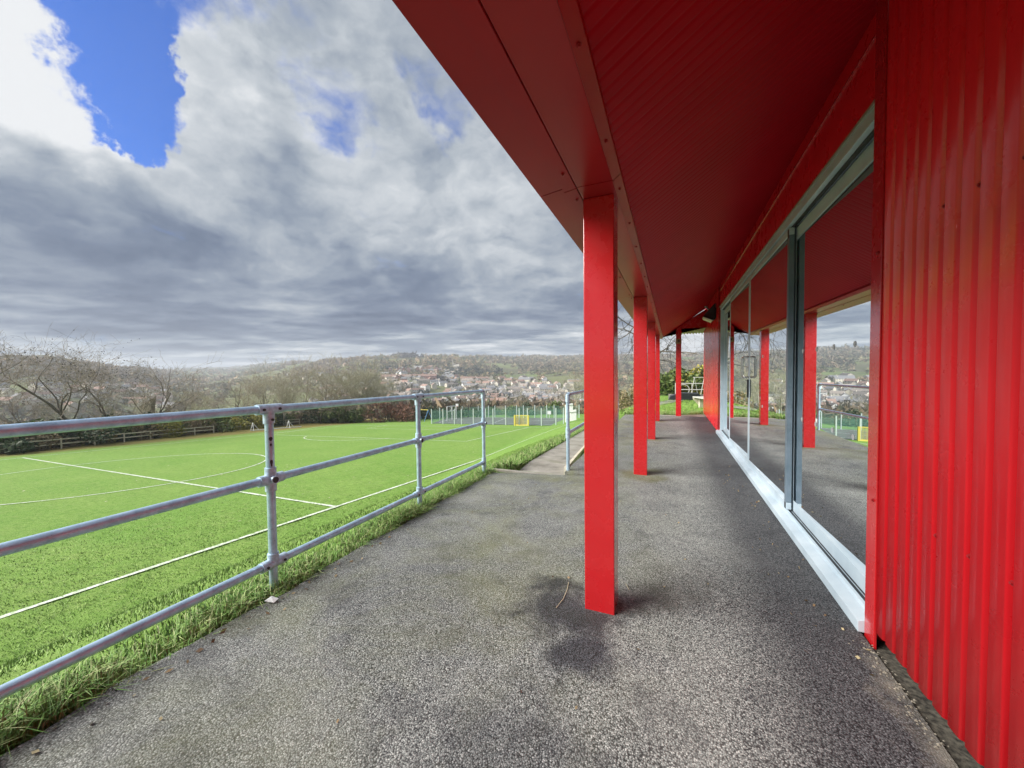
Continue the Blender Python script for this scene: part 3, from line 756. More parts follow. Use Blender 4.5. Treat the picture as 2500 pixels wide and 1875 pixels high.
# glazed doors
def frame_part(name, boxes, mt, parent, bevel=.002):
    m = MB(); 
    for b_ in boxes: m.box(*b_)
    return cpart(m, name, mt, parent, bevel)
wf = frame_part('window_frame', [(.935, 2.422, 2.60, 1.06, 8.92, 2.668), (.94, 8.86, .10, 1.06, 8.92, 2.599), (.94, 2.422, .10, 1.06, 2.46, 2.599)], ALU, club)
m = MB(); m.prism([(.885, .0), (.885, .055), (.945, .075), (.945, .098), (.962, .098), (.962, .085), (1.06, .085), (1.06, .0)], 'y', 2.424, 9.12); cpart(m, 'sill', ALU, wf, .0015)
m = MB(); m.box(.963, 2.43, .0855, .985, 8.85, .089); m.box(.995, 2.43, .0855, 1.03, 8.85, .089); m.box(.968, 2.43, 2.585, .99, 8.85, 2.5995); cpart(m, 'track_channel', SEAL, wf)
m = MB(); m.box(.925, 2.424, 2.669, .955, 9.10, 2.685); cpart(m, 'head_flashing', mat('pale_head_flashing', (.34, .33, .28), .5, .3), wf)
def sash(y0, y1, x0, x1, zb, zt_, st, bt, tp, mt=ALU, near_dark=False):
    sh = frame_part('sliding_door', [(x0, y0, zb, x1, y1, zb+bt)], mt, club)
    frame_part('door_head', [(x0, y0, zt_-tp, x1, y1, zt_)], mt, sh)
    frame_part('stile', [(x0, y0, zb+bt+.0005, x1, y0+st, zt_-tp-.0005)], ALU_D if near_dark else mt, sh)
    frame_part('stile', [(x0, y1-st, zb+bt+.0005, x1, y1, zt_-tp-.0005)], mt, sh)
    for q_ in ((x0+.012, y0+st, zb+bt, x1-.012, y0+st+.012, zt_-tp-.0145), (x0+.012, y1-st-.012, zb+bt, x1-.012, y1-st, zt_-tp-.0145), (x0+.012, y0+st, zt_-tp-.014, x1-.012, y1-st, zt_-tp)): frame_part('seal', [q_], SEAL, sh, 0)
    xm = (x0+x1)/2
    ya, yb_ = y0+st+.001, y1-st-.001; sk = (.024 if x0 > .99 else .017)*(yb_-ya)/2
    mg_ = MB(); mg_.prism([(xm-.003+sk, ya), (xm+.003+sk, ya), (xm+.003-sk, yb_), (xm-.003-sk, yb_)], 'z', zb+bt+.001, zt_-tp-.015); cpart(mg_, 'pane', GLASS, sh)
    for z_ in (.93, 1.50):
        yk = y0+.16
        while yk < y1-.12:
            md_ = MB(); xd = xm-.0045+(.024 if x0 > .99 else .017)*((y0+y1)/2-yk); md_.tube((xd, yk, z_), (xd-.0008, yk, z_), .019, n=14, smooth=False); cpart(md_, 'safety_dot', DOT, sh); yk += .30
    return sh
DOT = mat('frosted_dot', (.55, .57, .58), .6, Alpha=.55)
sash(2.462, 4.08, 1.00, 1.045, .09, 2.58, .07, .095, .10)
s2 = sash(4.00, 5.80, .945, .985, .10, 2.585, .055, .06, .06, near_dark=True)
s3 = sash(5.803, 7.58, .945, .985, .10, 2.585, .05, .06, .06)
sash(7.50, 8.855, 1.00, 1.045, .09, 2.58, .07, .095, .10)
for pr, y in ((s2, 5.765), (s3, 5.845)):
    m = MB(); sg = -1 if pr is s2 else 1
    pts = [(.944, y, 1.52), (.885, y, 1.52), (.87, y, 1.50), (.87, y, 1.27), (.885, y, 1.25), (.944, y, 1.25)]
    m.path(pts, .010, 10); cpart(m, 'door_handle', HANDLE, pr)
m = MB(); m.box(.925, 5.79, .98, .944, 5.815, 1.22); cpart(m, 'lock_plate', SEAL, s3, .002)
m = MB(); m.box(.9435, 4.003, 2.50, .9445, 4.05, 2.58); m.box(.9435, 4.003, .105, .9445, 4.05, .16); cpart(m, 'end_cap', SEAL, s2)
# room behind the glass
m = MB(); m.box(1.061, -3, -.05, 7, 13.05, -.01); cpart(m, 'interior_floor', INT_F)
m = MB(); m.box(1.061, -3, 2.67, 7, 13.05, 2.70); cpart(m, 'interior_ceiling', INT_C)
m = MB(); m.box(6.9, -3, 0, 7, 13.05, 2.67); m.box(1.25, -3, 0, 6.9, -2.9, 2.67); m.box(1.25, 10.5, 0, 6.9, 10.6, 2.67); m.box(1.25, -3, 0, 1.3, 2.2, 2.67); cpart(m, 'interior_wall', INT_W)
# wall lamp
wl = empty('wall_lamp', (.93, 9.75, 2.6), 'dark wedge-shaped floodlight high on the red wall beyond the glazed doors', 'lamp')
m = MB(); m.add([(-.02, -.14, .27), (-.02, .14, .27), (-.02, .14, -.10), (-.02, -.14, -.10), (-.27, -.17, -.03), (-.27, .17, -.03), (-.06, -.17, -.115), (-.06, .17, -.115), (-.24, -.15, .02), (-.24, .15, .02)],
      [(0, 3, 6, 4, 8), (1, 9, 5, 7, 2), (0, 8, 9, 1), (8, 4, 5, 9), (4, 6, 7, 5), (3, 2, 7, 6), (0, 1, 2, 3)]); m.build('housing', DARKM, wl, .004)
m = MB(); m.add([(-.262, -.15, -.040), (-.262, .15, -.040), (-.07, .15, -.125), (-.07, -.15, -.125), (-.25, -.13, -.075), (-.25, .13, -.075), (-.09, .13, -.15), (-.09, -.13, -.15)],
      [(4, 5, 6, 7), (0, 4, 7, 3), (1, 2, 6, 5), (0, 1, 5, 4), (3, 7, 6, 2)]); m.build('diffuser', mat('lamp_diffuser', (.62, .66, .50), .35), wl)
m = MB(); m.tube((-.15, -.05, .14), (-.19, -.09, .19), .02, n=10); m.tube((-.19, -.09, .19), (-.22, -.11, .18), .035, .03, n=12); m.build('sensor', mat('sensor_grey', (.25, .22, .22), .4), wl)
m = MB(); m.box(-.02, -.08, -.06, .0, .08, .16); m.build('back_plate', DARKM, wl)

# ------------------------------------------------------------------ far side of the pitch: fences, goals, court
def bars_fence(name, label, pts, hgt_, posts_at, nr=2, broken=()):
    P_ = [Vector((p.x, p.y, hgt(p.x, p.y))) for p in pts]
    root = empty(name, P_[0], label, 'fence')
    O = P_[0]
    seg = [(P_[i], P_[i+1]) for i in range(len(P_)-1)]
    L = sum((b-a).length for a, b in seg); n = max(1, round(L/posts_at))
    def at(t):
        s_ = t*L
        for a, b in seg:
            l = (b-a).length
            if s_ <= l+1e-6: return a.lerp(b, s_/l)
            s_ -= l
        return seg[-1][1]
    Q = [at(i/n) for i in range(n+1)]
    for q in Q:
        q.z = hgt(q.x, q.y)
        m = MB(); m.box(-.06, -.06, -.3, .06, .06, hgt_+.06+rnd.uniform(-.03, .03)); o = m.build('post', TIMBER, root); o.location = q-O
    for i, (a, b) in enumerate(zip(Q, Q[1:])):
        for r_ in range(nr):
            z = hgt_*(.98-.46*r_)
            dz = Vector((0, 0, z)); e = Vector((0, 0, rnd.uniform(-.03, .03)))
            if (i, r_) in broken: a2 = a+Vector((.3, .8, .05)); b2 = b+dz; m = MB(); m.bar(a2-O, b2-O, .05, .13); m.build('rail', TIMBER, root); continue
            m = MB(); m.bar(a+dz-O, b+dz+e-O, .05, .13); m.build('rail', TIMBER, root)
    return root
bars_fence('timber_fence', 'long weathered two-rail timber fence along the far touchline', [onp(-330, 1146), onp(0, 1111), onp(308, 1079), onp(522, 1057)], 1.15, 3.1, broken=((16, 1),))
bars_fence('timber_fence', 'shorter timber fence after the gap, behind the goals lying down', [onp(545, 1053), onp(640, 1044), onp(731, 1036)], 1.15, 3.1)
# two portable goals tipped on their faces
ga, gb = onp(612, 1052), onp(700, 1045)
g = empty('portable_goal', ga, 'white portable goal frame lying on the grass by the far fence', 'goal')
def Lg(p): return Vector(p)-ga
ax = (gb-ga); n_ = Vector((ax.y, -ax.x, 0)).normalized()*-1
m = MB(); m.tube((0, 0, .06), ax+Vector((0, 0, .06)), .075, n=8); m.build('crossbar', WHITE, g)
for q in (Vector((0, 0, 0)), ax):
    m = MB(); m.path([q+Vector((0, 0, .06)), q+ax.normalized()*.35+Vector((0, 0, 1.35)), q+ax.normalized()*1.3+Vector((0, 0, .06)), q+Vector((0, 0, .06))], .055, 8)
    m.tube(q+ax.normalized()*.35+Vector((0, 0, 1.35)), q+n_*-1.2+Vector((0, 0, .06)), .04, n=8); m.build('side_frame', WHITE, g)
m = MB(); m.tube(ax+Vector((0, 0, .06)), ax*1.45+Vector((0, 0, .06)), .07, n=8); m.build('ground_bar', WHITE, g)

# ball court
CA, CB, CCp, CD = onp(1054, 1034), onp(1376, 1040), onp(1416, 1021), onp(1100, 1018)
m = MB(); m.add([tuple(v+Vector((0, 0, .03))) for v in (CA, CB, CCp, CD)], [(0, 1, 2, 3)]); tag(m.build('ball_court_surface', COURT), kind='structure')
def quadstrip(a, b, wd, z=.045):
    a = Vector(a); b = Vector(b); d = (b-a).normalized(); s_ = Vector((d.y, -d.x, 0))*wd/2; m = MB()
    m.add([tuple(q+Vector((0, 0, z))) for q in (a-s_, a+s_, b+s_, b-s_)], [(0, 1, 2, 3)]); return tag(m.build('court_line', WHITE), kind='structure')
def cq(u, v): return (CA.lerp(CB, u)).lerp(CD.lerp(CCp, u), v)
for a, b in (((.05, .1), (.95, .1)), ((.05, .9), (.95, .9)), ((.05, .1), (.05, .9)), ((.95, .1), (.95, .9)), ((.5, .1), (.5, .9)), ((.05, .3), (.2, .5)), ((.2, .5), (.05, .7)), ((.62, .35), (.9, .65))): quadstrip(cq(*a), cq(*b), .09)
POST_ME = None
FPOST = mat('pale_fence_post', (.46, .53, .52), .5)
def court_fence(label, base_px, top_m, white_every=True, dark=()):
    P_ = [onp(x, y) for x, y in base_px]; O = P_[0]
    root = empty('court_fence', O, label, 'fence')
    for i, p in enumerate(P_):
        m = MB(); m.box(-.07, -.07, -.1, .07, .07, top_m+(.3 if i in dark else 0)); o = m.build('post', DARKM if i in dark else FPOST, root); o.location = p-O
    for a, b in zip(P_, P_[1:]):
        L = (b-a).length; d = (b-a); nv = max(3, int(L/.11))
        V = []; Fq = []
        zt_ = top_m*.93
        for k in range(1, nv):
            q = a+d*(k/nv)-O; e = d.normalized()*.007; o_ = len(V)
            V += [q-e, q+e, q+e+Vector((0, 0, zt_)), q-e+Vector((0, 0, zt_))]; Fq.append((o_, o_+1, o_+2, o_+3))
        for k in range(1, 13):
            z = zt_*k/13; o_ = len(V)
            V += [a-O+Vector((0, 0, z-.009)), b-O+Vector((0, 0, z-.009)), b-O+Vector((0, 0, z+.006)), a-O+Vector((0, 0, z+.009))]; Fq.append((o_, o_+1, o_+2, o_+3))
        m = MB(); m.add(V, Fq); m.build('mesh_panel', GREENW, root)
    return root
xs = [1054, 1082, 1110, 1127, 1156, 1185.5, 1204, 1235, 1268, 1288, 1322, 1357.5, 1376]
court_fence('near green mesh fence of the ball court with white posts', [(x, 1034.5+(x-1054)*.018) for x in xs], 2.75)
xs = [1100, 1129, 1144, 1168, 1193, 1208.5, 1234.5, 1261.6, 1278, 1306, 1335, 1353, 1390, 1414]
court_fence('far green mesh fence of the ball court behind the tarmac', [(x, 1018.5+(x-1100)*.010) for x in xs], 2.75, dark=(2,))
court_fence('left end mesh fence of the ball court beside the swings', [(1054, 1034.3), (1074, 1027), (1100, 1018.4)], 2.75)
# yellow goal, white multi goals, sign
ga, gb = onp(1257, 1039), onp(1290, 1039.5); O = ga
g = empty('court_goal', O, 'yellow goal frame with yellow mesh at the near side of the court', 'goal'); ax = gb-ga; bk = (CD-CA).normalized()*.7
for q in (Vector(), ax):
    for e in (Vector(), bk): m = MB(); m.box(-.11, -.11, -.05, .11, .11, 1.65); o = m.build('post', YELLOW, g); o.location = q+e
m = MB(); m.bar(bk+Vector((0, 0, 1.6)), bk+ax+Vector((0, 0, 1.6)), .08, .1); m.bar(Vector((0, 0, .05)), ax+Vector((0, 0, .05)), .06, .1); m.bar(bk+Vector((0, 0, .1)), bk+ax+Vector((0, 0, .1)), .08, .1); m.build('crossbar', YELLOW, g)
m = MB()
for k in range(1, 26): q = bk+ax*(k/26); m.box(q.x-.012, q.y-.012, .1, q.x+.012, q.y+.012, 1.55)
for k in range(1, 12): m.bar(bk+Vector((0, 0, .1+k*.125)), bk+ax+Vector((0, 0, .1+k*.125)), .014, .014)
m.build('goal_mesh', YELLOW, g)
ga, gb = onp(1092, 1029), onp(1104, 1025); O = ga
g = empty('basketball_goal', O, 'white steel goal arch with a square basketball board on top, left end of the court', 'goal'); ax = gb-ga; gc = onp(1114, 1023)-O
for q in (Vector(), ax): m = MB(); m.tube(q, q+Vector((0, 0, 3.0)), .10, n=8); m.build('post', WHITE, g)
m = MB(); m.tube(gc, gc+Vector((0, 0, 3.0)), .11, n=8); m.build('post', WHITE, g)
m = MB(); m.tube(Vector((0, 0, 3.0)), ax+Vector((0, 0, 3.0)), .09, n=8); m.tube(ax+Vector((0, 0, 3.0)), gc+Vector((0, 0, 2.95)), .09, n=8)
m.tube(Vector((0, 0, 2.0)), ax+Vector((0, 0, 2.0)), .07, n=8); m.tube(ax+Vector((0, 0, 2.0)), gc+Vector((0, 0, 2.1)), .07, n=8); m.build('crossbar', WHITE, g)
bd = onp(1116, 1024)-O; m = MB(); m.bar(bd+Vector((-.30, .0, 3.15)), bd+Vector((.32, .1, 3.15)), .05, .62); m.build('backboard', WHITE, g)
m = MB(); rc = bd+Vector((.25, -.35, 2.95)); m.path([rc+Vector((.22*math.cos(a), .22*math.sin(a), 0)) for a in np.linspace(0, 6.283, 13)], .02, 6); m.build('hoop', mat('hoop_orange', (.5, .12, .03), .5), g)
q = onp(1342, 1021); s_ = empty('notice_board', q, 'small white notice board fixed on the far court fence', 'sign'); m = MB(); m.box(-.38, -.30, .85, .38, -.26, 1.55); m.build('board', WHITE, s_); m = MB(); m.box(-.04, -.255, 0, .04, -.2, 1.5); m.build('post', WHITE, s_)
ga, gb = onp(1382, 1035), onp(1405, 1030); O = ga
g = empty('goal_wall', O, 'tall white slatted goal wall at the right end of the court', 'goal'); ax = gb-ga
for k in range(9):
    t = k/8; hh = 3.1 if k < 6 else 1.9
    if k in (2, 3): 
        m = MB(); q = ax*t; m.box(q.x-.14, q.y-.05, 1.75, q.x+.14, q.y+.05, hh); m.build('slat', WHITE, g); continue
    m = MB(); q = ax*t; m.box(q.x-.16, q.y-.05, -.1, q.x+.16, q.y+.05, hh); m.build('slat', WHITE, g)
m = MB(); m.bar(Vector((0, .07, 3.0)), ax*.66+Vector((0, .07, 3.0)), .06, .14); m.bar(Vector((0, .07, 1.75)), ax+Vector((0, .07, 1.75)), .06, .14); m.build('rail', WHITE, g)
# swing frame by the court
a = onp(1021, 1026); b = onp(1046, 1029); O = a
g = empty('swing_frame', O, 'blue A-legged swing frame with yellow top bar left of the court', 'swing'); ax = b-a
for q in (Vector(), ax):
    sdv = Vector((-ax.y, ax.x, 0)).normalized()*.9
    m = MB(); m.path([q+sdv, q+Vector((0, 0, 2.4)), q-sdv], .055, 8); m.build('leg_pair', BLUEP, g)
m = MB(); m.tube(Vector((0, 0, 2.4)), ax+Vector((0, 0, 2.4)), .06, n=8); m.build('top_bar', YELLOW, g)
for t in (.35, .65):
    q = ax*t; m = MB(); m.tube(q+Vector((-.2, 0, 2.4)), q+Vector((-.2, 0, .5)), .012, n=4); m.tube(q+Vector((.2, 0, 2.4)), q+Vector((.2, 0, .5)), .012, n=4); m.box(q.x-.24, q.y-.09, .47, q.x+.24, q.y+.09, .51); m.build('seat', DARKM, g)

# ------------------------------------------------------------------ vegetation
def segs_mesh(name, A, B, R0, R1, mt, n=3, parent=None):
    A = np.array(A); B = np.array(B); R0 = np.array(R0)[:, None]; R1 = np.array(R1)[:, None]
    d = B-A; d /= np.linalg.norm(d, axis=1)[:, None]+1e-9
    up = np.where(np.abs(d[:, 2:3]) < .9, [[0, 0, 1.]], [[1., 0, 0]])
    q = np.cross(d, up); q /= np.linalg.norm(q, axis=1)[:, None]; e = np.cross(d, q)
    V = []
    for c, R in ((A, R0), (B, R1)):
        for i in range(n):
            t = 2*math.pi*i/n; V.append(c+(q*math.cos(t)+e*math.sin(t))*R)
    V = np.stack(V, 1); N = len(A); base = (np.arange(N)*2*n)[:, None]
    F = np.concatenate([base+np.array([[i, (i+1) % n, n+(i+1) % n, n+i]]) for i in range(n)], 0)
    return np_mesh(name, V.reshape(-1, 3), F, mt, parent, smooth=True)
def grow_tree(seed, H, spread=.5, lean=0.0, levels=4, kids=(7, 6, 5, 4), trunk_frac=.35, rad=None, droop=0.0, twist=.25, up=.25):
    R = random.Random(seed); out = {k: [[], [], [], []] for k in range(levels+1)}
    rad = rad or H*.016
    def add(l, a, b, r0, r1):
        o = out[l]; o[0].append(tuple(a)); o[1].append(tuple(b)); o[2].append(r0); o[3].append(r1)
    def rv(s_): return Vector((R.gauss(0, s_), R.gauss(0, s_), R.gauss(0, s_)))
    def branch(p, d, L, r, l):
        ns = (6, 5, 4, 3, 3)[l]; pts = [(p.copy(), d.copy(), r)]
        for i in range(ns):
            d = (d+rv(twist*(.5 if l == 0 else 1))*.8+Vector((0, 0, up*.35-droop*l*.3)) * (1 if l else 0)).normalized()
            q = p+d*L/ns; r2 = r*(1-.62/ns*(1.0 if l < levels else 1.4)); add(l, p, q, r, r2); p = q; r = r2; pts.append((p.copy(), d.copy(), r))
        if l < levels:
            nk = kids[l]
            for k in range(nk):
                t = R.uniform(trunk_frac if l == 0 else .22, 1.0); i = min(ns, max(1, int(t*ns+.5)))
                pp_, dd, rr0 = pts[i]
                ang = R.uniform(.5, 1.05)*(.75+spread) if l else R.uniform(.35, .95)*(.6+spread)
                ax_ = dd.orthogonal().normalized(); ax_.rotate(Matrix.Rotation(R.uniform(0, 6.283), 3, dd))
                nd = (dd*math.cos(ang)+ax_*math.sin(ang)).normalized()
                branch(pp_, nd, L*(R.uniform(.5, .8) if l else R.uniform(.45, .75)), max(rr0*.62, .004), l+1)
    branch(Vector((0, 0, 0)), Vector((lean, lean*.3, 1)).normalized(), H*.62, rad, 0)
    return out
def tree_meshes(seed, H, tw=(BARK, TWIG), minr=.010, **kw):
    o = grow_tree(seed, H, **kw)
    lv = sorted(o); A = sum((o[l][0] for l in lv[:2]), []); B = sum((o[l][1] for l in lv[:2]), []); r0 = sum((o[l][2] for l in lv[:2]), []); r1 = sum((o[l][3] for l in lv[:2]), [])
    t = segs_mesh('trunk', A, B, r0, r1, tw[0], 6)
    A = sum((o[l][0] for l in lv[2:]), []); B = sum((o[l][1] for l in lv[2:]), []); r0 = [max(minr, q) for q in sum((o[l][2] for l in lv[2:]), [])]; r1 = [max(minr*.7, q) for q in sum((o[l][3] for l in lv[2:]), [])]
    c = segs_mesh('crown', A, B, r0, r1, tw[1], 3)
    tips = np.array(o[lv[-1]][1])
    me = (t.data, c.data, tips)
    bpy.data.objects.remove(t); bpy.data.objects.remove(c)
    return me
def cards(name, C, size, mt, jitter=1.0, parent=None, rs=None, tri=False):
    rs = rs or rng; N = len(C); a = rs.normal(size=(N, 3)); a /= np.linalg.norm(a, axis=1)[:, None]
    b = rs.normal(size=(N, 3)); b -= (b*a).sum(1)[:, None]*a; b /= np.linalg.norm(b, axis=1)[:, None]
    s_ = (size*rs.uniform(.6, 1.4, N))[:, None]
    V = np.stack([C-a*s_, C+b*s_*.55, C+a*s_, C-b*s_*.55], 1)
    return np_mesh(name, V.reshape(-1, 3), np.arange(4*N).reshape(-1, 4), mt, parent)
def place_tree(meshes, loc, rz, sc, label, group=None, cat='tree', name='bare_tree', leaves=None):
    root = empty(name, loc, label, cat, group); root.rotation_euler = (0, 0, rz); root.scale = (sc[0], sc[0], sc[1])
    for nm, me in (('trunk', meshes[0]), ('crown', meshes[1])):
        o = bpy.data.objects.new(nm, me); COL.objects.link(o); o.parent = root
    if leaves: o = bpy.data.objects.new('leaves', leaves); COL.objects.link(o); o.parent = root
    return root
T_OAK = tree_meshes(5, 10, rad=.11, up=.42, spread=.45, kids=(7, 6, 4, 4), trunk_frac=.22, twist=.32, minr=.007)
T_OAK2 = tree_meshes(8, 10, rad=.10, up=.42, spread=.40, kids=(7, 5, 4, 4), trunk_frac=.25, twist=.28, minr=.007)
T_SL = tree_meshes(14, 10, tw=(BARK_P, TWIG_P), spread=.12, kids=(10, 6, 4, 3), trunk_frac=.25, twist=.18, up=.6, minr=.010, rad=.10)
T_SL2 = tree_meshes(21, 10, tw=(BARK_P, TWIG_P), spread=.25, kids=(10, 6, 4, 3), trunk_frac=.25, twist=.2, up=.5, minr=.010, rad=.09)
T_BR = tree_meshes(33, 10, tw=(BARK, TWIG), spread=.35, kids=(9, 5, 4, 3), trunk_frac=.15, twist=.25, up=.4, minr=.009, rad=.10)
tp = T_OAK[2]; lf = cards('leaves', tp[rng.integers(0, len(tp), 900)]+rng.normal(0, .08, (900, 3)), .05, TWIG_N); OAK_LEAF = lf.data; bpy.data.objects.remove(lf)
def me_h(kd): return max(8.0, float(np.percentile(kd[2][:, 2], 99.5)))
ORD = ['first', 'second', 'third', 'fourth', 'fifth', 'sixth', 'seventh', 'eighth', 'ninth', 'tenth', 'eleventh', 'twelfth', 'thirteenth', 'fourteenth', 'fifteenth', 'sixteenth', 'seventeenth', 'eighteenth', 'nineteenth', 'twentieth']
def tree_at(px, top, base_r, kind, label, group=None, rz=None, wide=1.0, leaves=None, cat='tree', name='bare_tree'):
    """tree whose trunk stands base_r metres away on the bearing of px and whose top reaches photo row top"""
    d = ray(px, top); k = base_r/math.hypot(d[0], d[1]); x, y = d[0]*k, d[1]*k; z = hgt(x, y)
    ztop = CH+d[2]*k; H = max(1.5, ztop-z)
    return place_tree(kind, (x, y, z-.1), rnd.uniform(0, 6.28) if rz is None else rz, (H/me_h(kind)*wide, H/me_h(kind)), label, group, leaves=leaves, cat=cat, name=name)
tree_at(12, 792, 72, T_OAK, 'bare wide tree cut by the left edge of the photo', wide=1.3)
tree_at(205, 806, 74, T_OAK, 'large bare tree with dark seed clusters and crooked trunk, left third of the hedge line', wide=1.35, leaves=OAK_LEAF, rz=1.0)
tree_at(282, 822, 78, T_OAK2, 'bare tree with dark seed clusters just right of the large crooked tree', wide=1.1, leaves=OAK_LEAF)
tree_at(375, 868, 82, T_BR, 'smaller twiggy bare tree right of the two dark seeded trees', wide=1.2)
GB = 'bare trees in the row behind the far fence'
LB = 'thin bare winter tree in the row behind the far fence'
for px, top, br, kd, wd in ((60, 930, 82, T_BR, 1.1), (250, 925, 80, T_SL2, 1.2), (560, 915, 90, T_BR, 1.2), (110, 935, 80, T_SL2, 1), (330, 925, 86, T_SL2, 1.2), (425, 935, 88, T_BR, 1.1), (470, 925, 90, T_SL2, 1.2), (512, 930, 92, T_SL2, 1.2), (585, 895, 92, T_SL2, 1.4)):
    tree_at(px, top, br, kd, 'thin bare winter tree, {} from the left in the row behind the far fence'.format(ORD[sorted((60, 250, 560, 110, 330, 425, 470, 512, 585)).index(px)]), GB, wide=wd)
GP = 'pale slender trees behind the goal end of the pitch'; LP = 'tall pale-barked bare tree in the clump behind the pitch corner'
for px, top, br, kd, wd in ((640, 868, 94, T_SL, 1.5), (672, 862, 98, T_SL2, 1.4), (735, 862, 102, T_SL2, 1.4), (708, 874, 96, T_SL, 1.5), (795, 872, 96, T_SL2, 1.5), (860, 870, 90, T_SL, 1.7), (905, 872, 92, T_SL2, 1.6), (825, 862, 94, T_SL, 1.6), (872, 858, 93, T_SL2, 1.6), (918, 875, 95, T_SL2, 1.5), (942, 900, 98, T_SL, 1.4), (690, 920, 90, T_SL, 1.3), (780, 925, 90, T_BR, 1.3), (840, 930, 88, T_BR, 1.3)):
    tree_at(px, top, br, kd, 'tall pale-barked bare tree, {} from the left in the clump behind the pitch corner'.format(ORD[sorted((640, 672, 708, 735, 795, 860, 825, 872, 905, 918, 942, 690, 780, 840)).index(px)]), GP, wide=wd)
# trees around and beyond the court
for px, top, br, kd, wd, lb in ((1010, 968, 96, T_BR, 1.2, 'bushy bare tree behind the blue swing frame'), (1150, 962, 105, T_BR, 1.5, 'brown bare tree behind the basketball goal'), (1175, 975, 100, T_SL2, 1.3, 'pale bare tree right of the basketball goal'),
        (1232, 968, 108, T_BR, 1.5, 'low tan bare tree behind the middle of the court'), (1290, 952, 110, T_BR, 1.4, 'bare tree behind the yellow goal'), (1340, 935, 100, T_OAK2, 1.3, 'rounded bare tree above the white notice board'),
        (1372, 948, 104, T_BR, 1.3, 'bare tree directly left of the white goal wall'), (1408, 880, 86, T_SL, 1.7, 'tall pale tree with spreading trunks beside the first red column'), (1440, 870, 95, T_SL2, 1.6, 'pale tree hidden mostly behind the first red column'),
        (1520, 915, 75, T_SL2, 1.6, 'bare tree seen between the first and second columns'), (1545, 935, 70, T_BR, 1.5, 'low bare tree next to the second column'), (1500, 940, 72, T_BR, 1.5, 'low bare tree behind the short railing post')):
    tree_at(px, top, br, kd, lb, wide=wd)
# near tree with branches hanging into the gaps of the veranda
nt = tree_meshes(52, 10, tw=(BARK, mat('near_twig', (.11, .10, .095), .85, spec=.15)), spread=.78, kids=(8, 5, 4, 3), trunk_frac=.30, twist=.34, up=-.10, droop=.16, minr=.006, levels=4, rad=.17)
d = ray(1592, 900); k = 21/math.hypot(d[0], d[1])
place_tree(nt, (d[0]*k, d[1]*k, hgt(d[0]*k, d[1]*k)-.1), 2.2, (.66, .66), 'near bare tree whose drooping branches fill the gaps between the veranda columns')

# shrubs and hedges
def shrub_mesh(seed, n, mt, sz, shape=(1, 1, 1), hollow=.55, twigs=True):
    rs = np.random.default_rng(seed)
    lob = rs.normal(0, .42, (9, 3))*[1, 1, .6]+[0, 0, .55]; lr = rs.uniform(.28, .5, 9)
    k = rs.integers(0, 9, n); d = rs.normal(size=(n, 3)); d /= np.linalg.norm(d, axis=1)[:, None]
    C = lob[k]+d*(lr[k]*rs.uniform(hollow, 1.08, n))[:, None]; C[:, 2] = np.abs(C[:, 2]); C *= shape
    o = cards('foliage', C, sz, mt, rs=rs); me = o.data; bpy.data.objects.remove(o); return me
SH = {'green': [shrub_mesh(i, 1500, LV_GREEN, .085) for i in (1, 2)], 'dark': [shrub_mesh(i, 1500, LV_DARK, .085) for i in (3, 4)], 'yellow': [shrub_mesh(i, 1300, LV_YEL, .07) for i in (5, 6)],
      'brown': [shrub_mesh(i, 1300, LV_BROWN, .06) for i in (7, 8)], 'russet': [shrub_mesh(9, 1500, LV_RED, .05)]}
stem = MB()
for i in range(7):
    a = i*.9; stem.tube((.05*math.cos(a), .05*math.sin(a), -.1), (.45*math.cos(a), .45*math.sin(a), .75), .025, .008, n=5)
so = stem.build('stems', BARK); STEM = so.data; bpy.data.objects.remove(so)
_cnt = {}
def shrub(px, base_r, w_, h_, kind, label, group=None, depth=None):
    d = ray(px, 950); k = base_r/math.hypot(d[0], d[1]); x, y = d[0]*k, d[1]*k
    if group:
        c_ = _cnt[label] = _cnt.get(label, -1)+1
        label = (ORD[c_] if c_ < 20 else 'far') + ' ' + label + ', counted from the left'
    root = empty('shrub', (x, y, hgt(x, y)-.1), label, 'shrub', group); root.rotation_euler = (0, 0, rnd.uniform(0, 6.28)); root.scale = (w_/1.7, w_/1.7, h_/1.35)
    for nm, me in (('foliage', rnd.choice(SH[kind])), ('stems', STEM)):
        o = bpy.data.objects.new(nm, me); COL.objects.link(o); o.parent = root
    return root
HL = {'green': 'green leafy shrub in the hedge behind the long timber fence', 'dark': 'dark ivy-clad shrub in the hedge behind the long timber fence', 'yellow': 'yellow-green shrub in the hedge behind the long timber fence', 'brown': 'brown bramble shrub in the hedge behind the long timber fence'}
def fence_r(px):
    y = np.interp(px, [-330, 0, 308, 522, 731, 900, 1010], [1146, 1111, 1079, 1057, 1036, 1034, 1030]); q = onp(px, y); return math.hypot(q.x, q.y)
seq = ['dark', 'green', 'brown', 'green', 'dark', 'brown', 'yellow', 'green', 'brown', 'dark', 'green']
for i, px in enumerate(range(-60, 900, 24)):
    kd = seq[(i*3+i//4) % len(seq)]
    if px in range(520, 620): kd = 'yellow'
    if px > 720: kd = rnd.choice(['dark', 'green', 'brown'])
    shrub(px+rnd.uniform(-8, 8), fence_r(px)+3.0+rnd.uniform(0, 1.5), rnd.uniform(4.2, 5.6), rnd.uniform(2.6, 3.9), kd, HL[kd] if px < 735 else HL[kd].replace('the long timber fence', 'the pitch corner'), 'hedge shrubs behind the pitch')
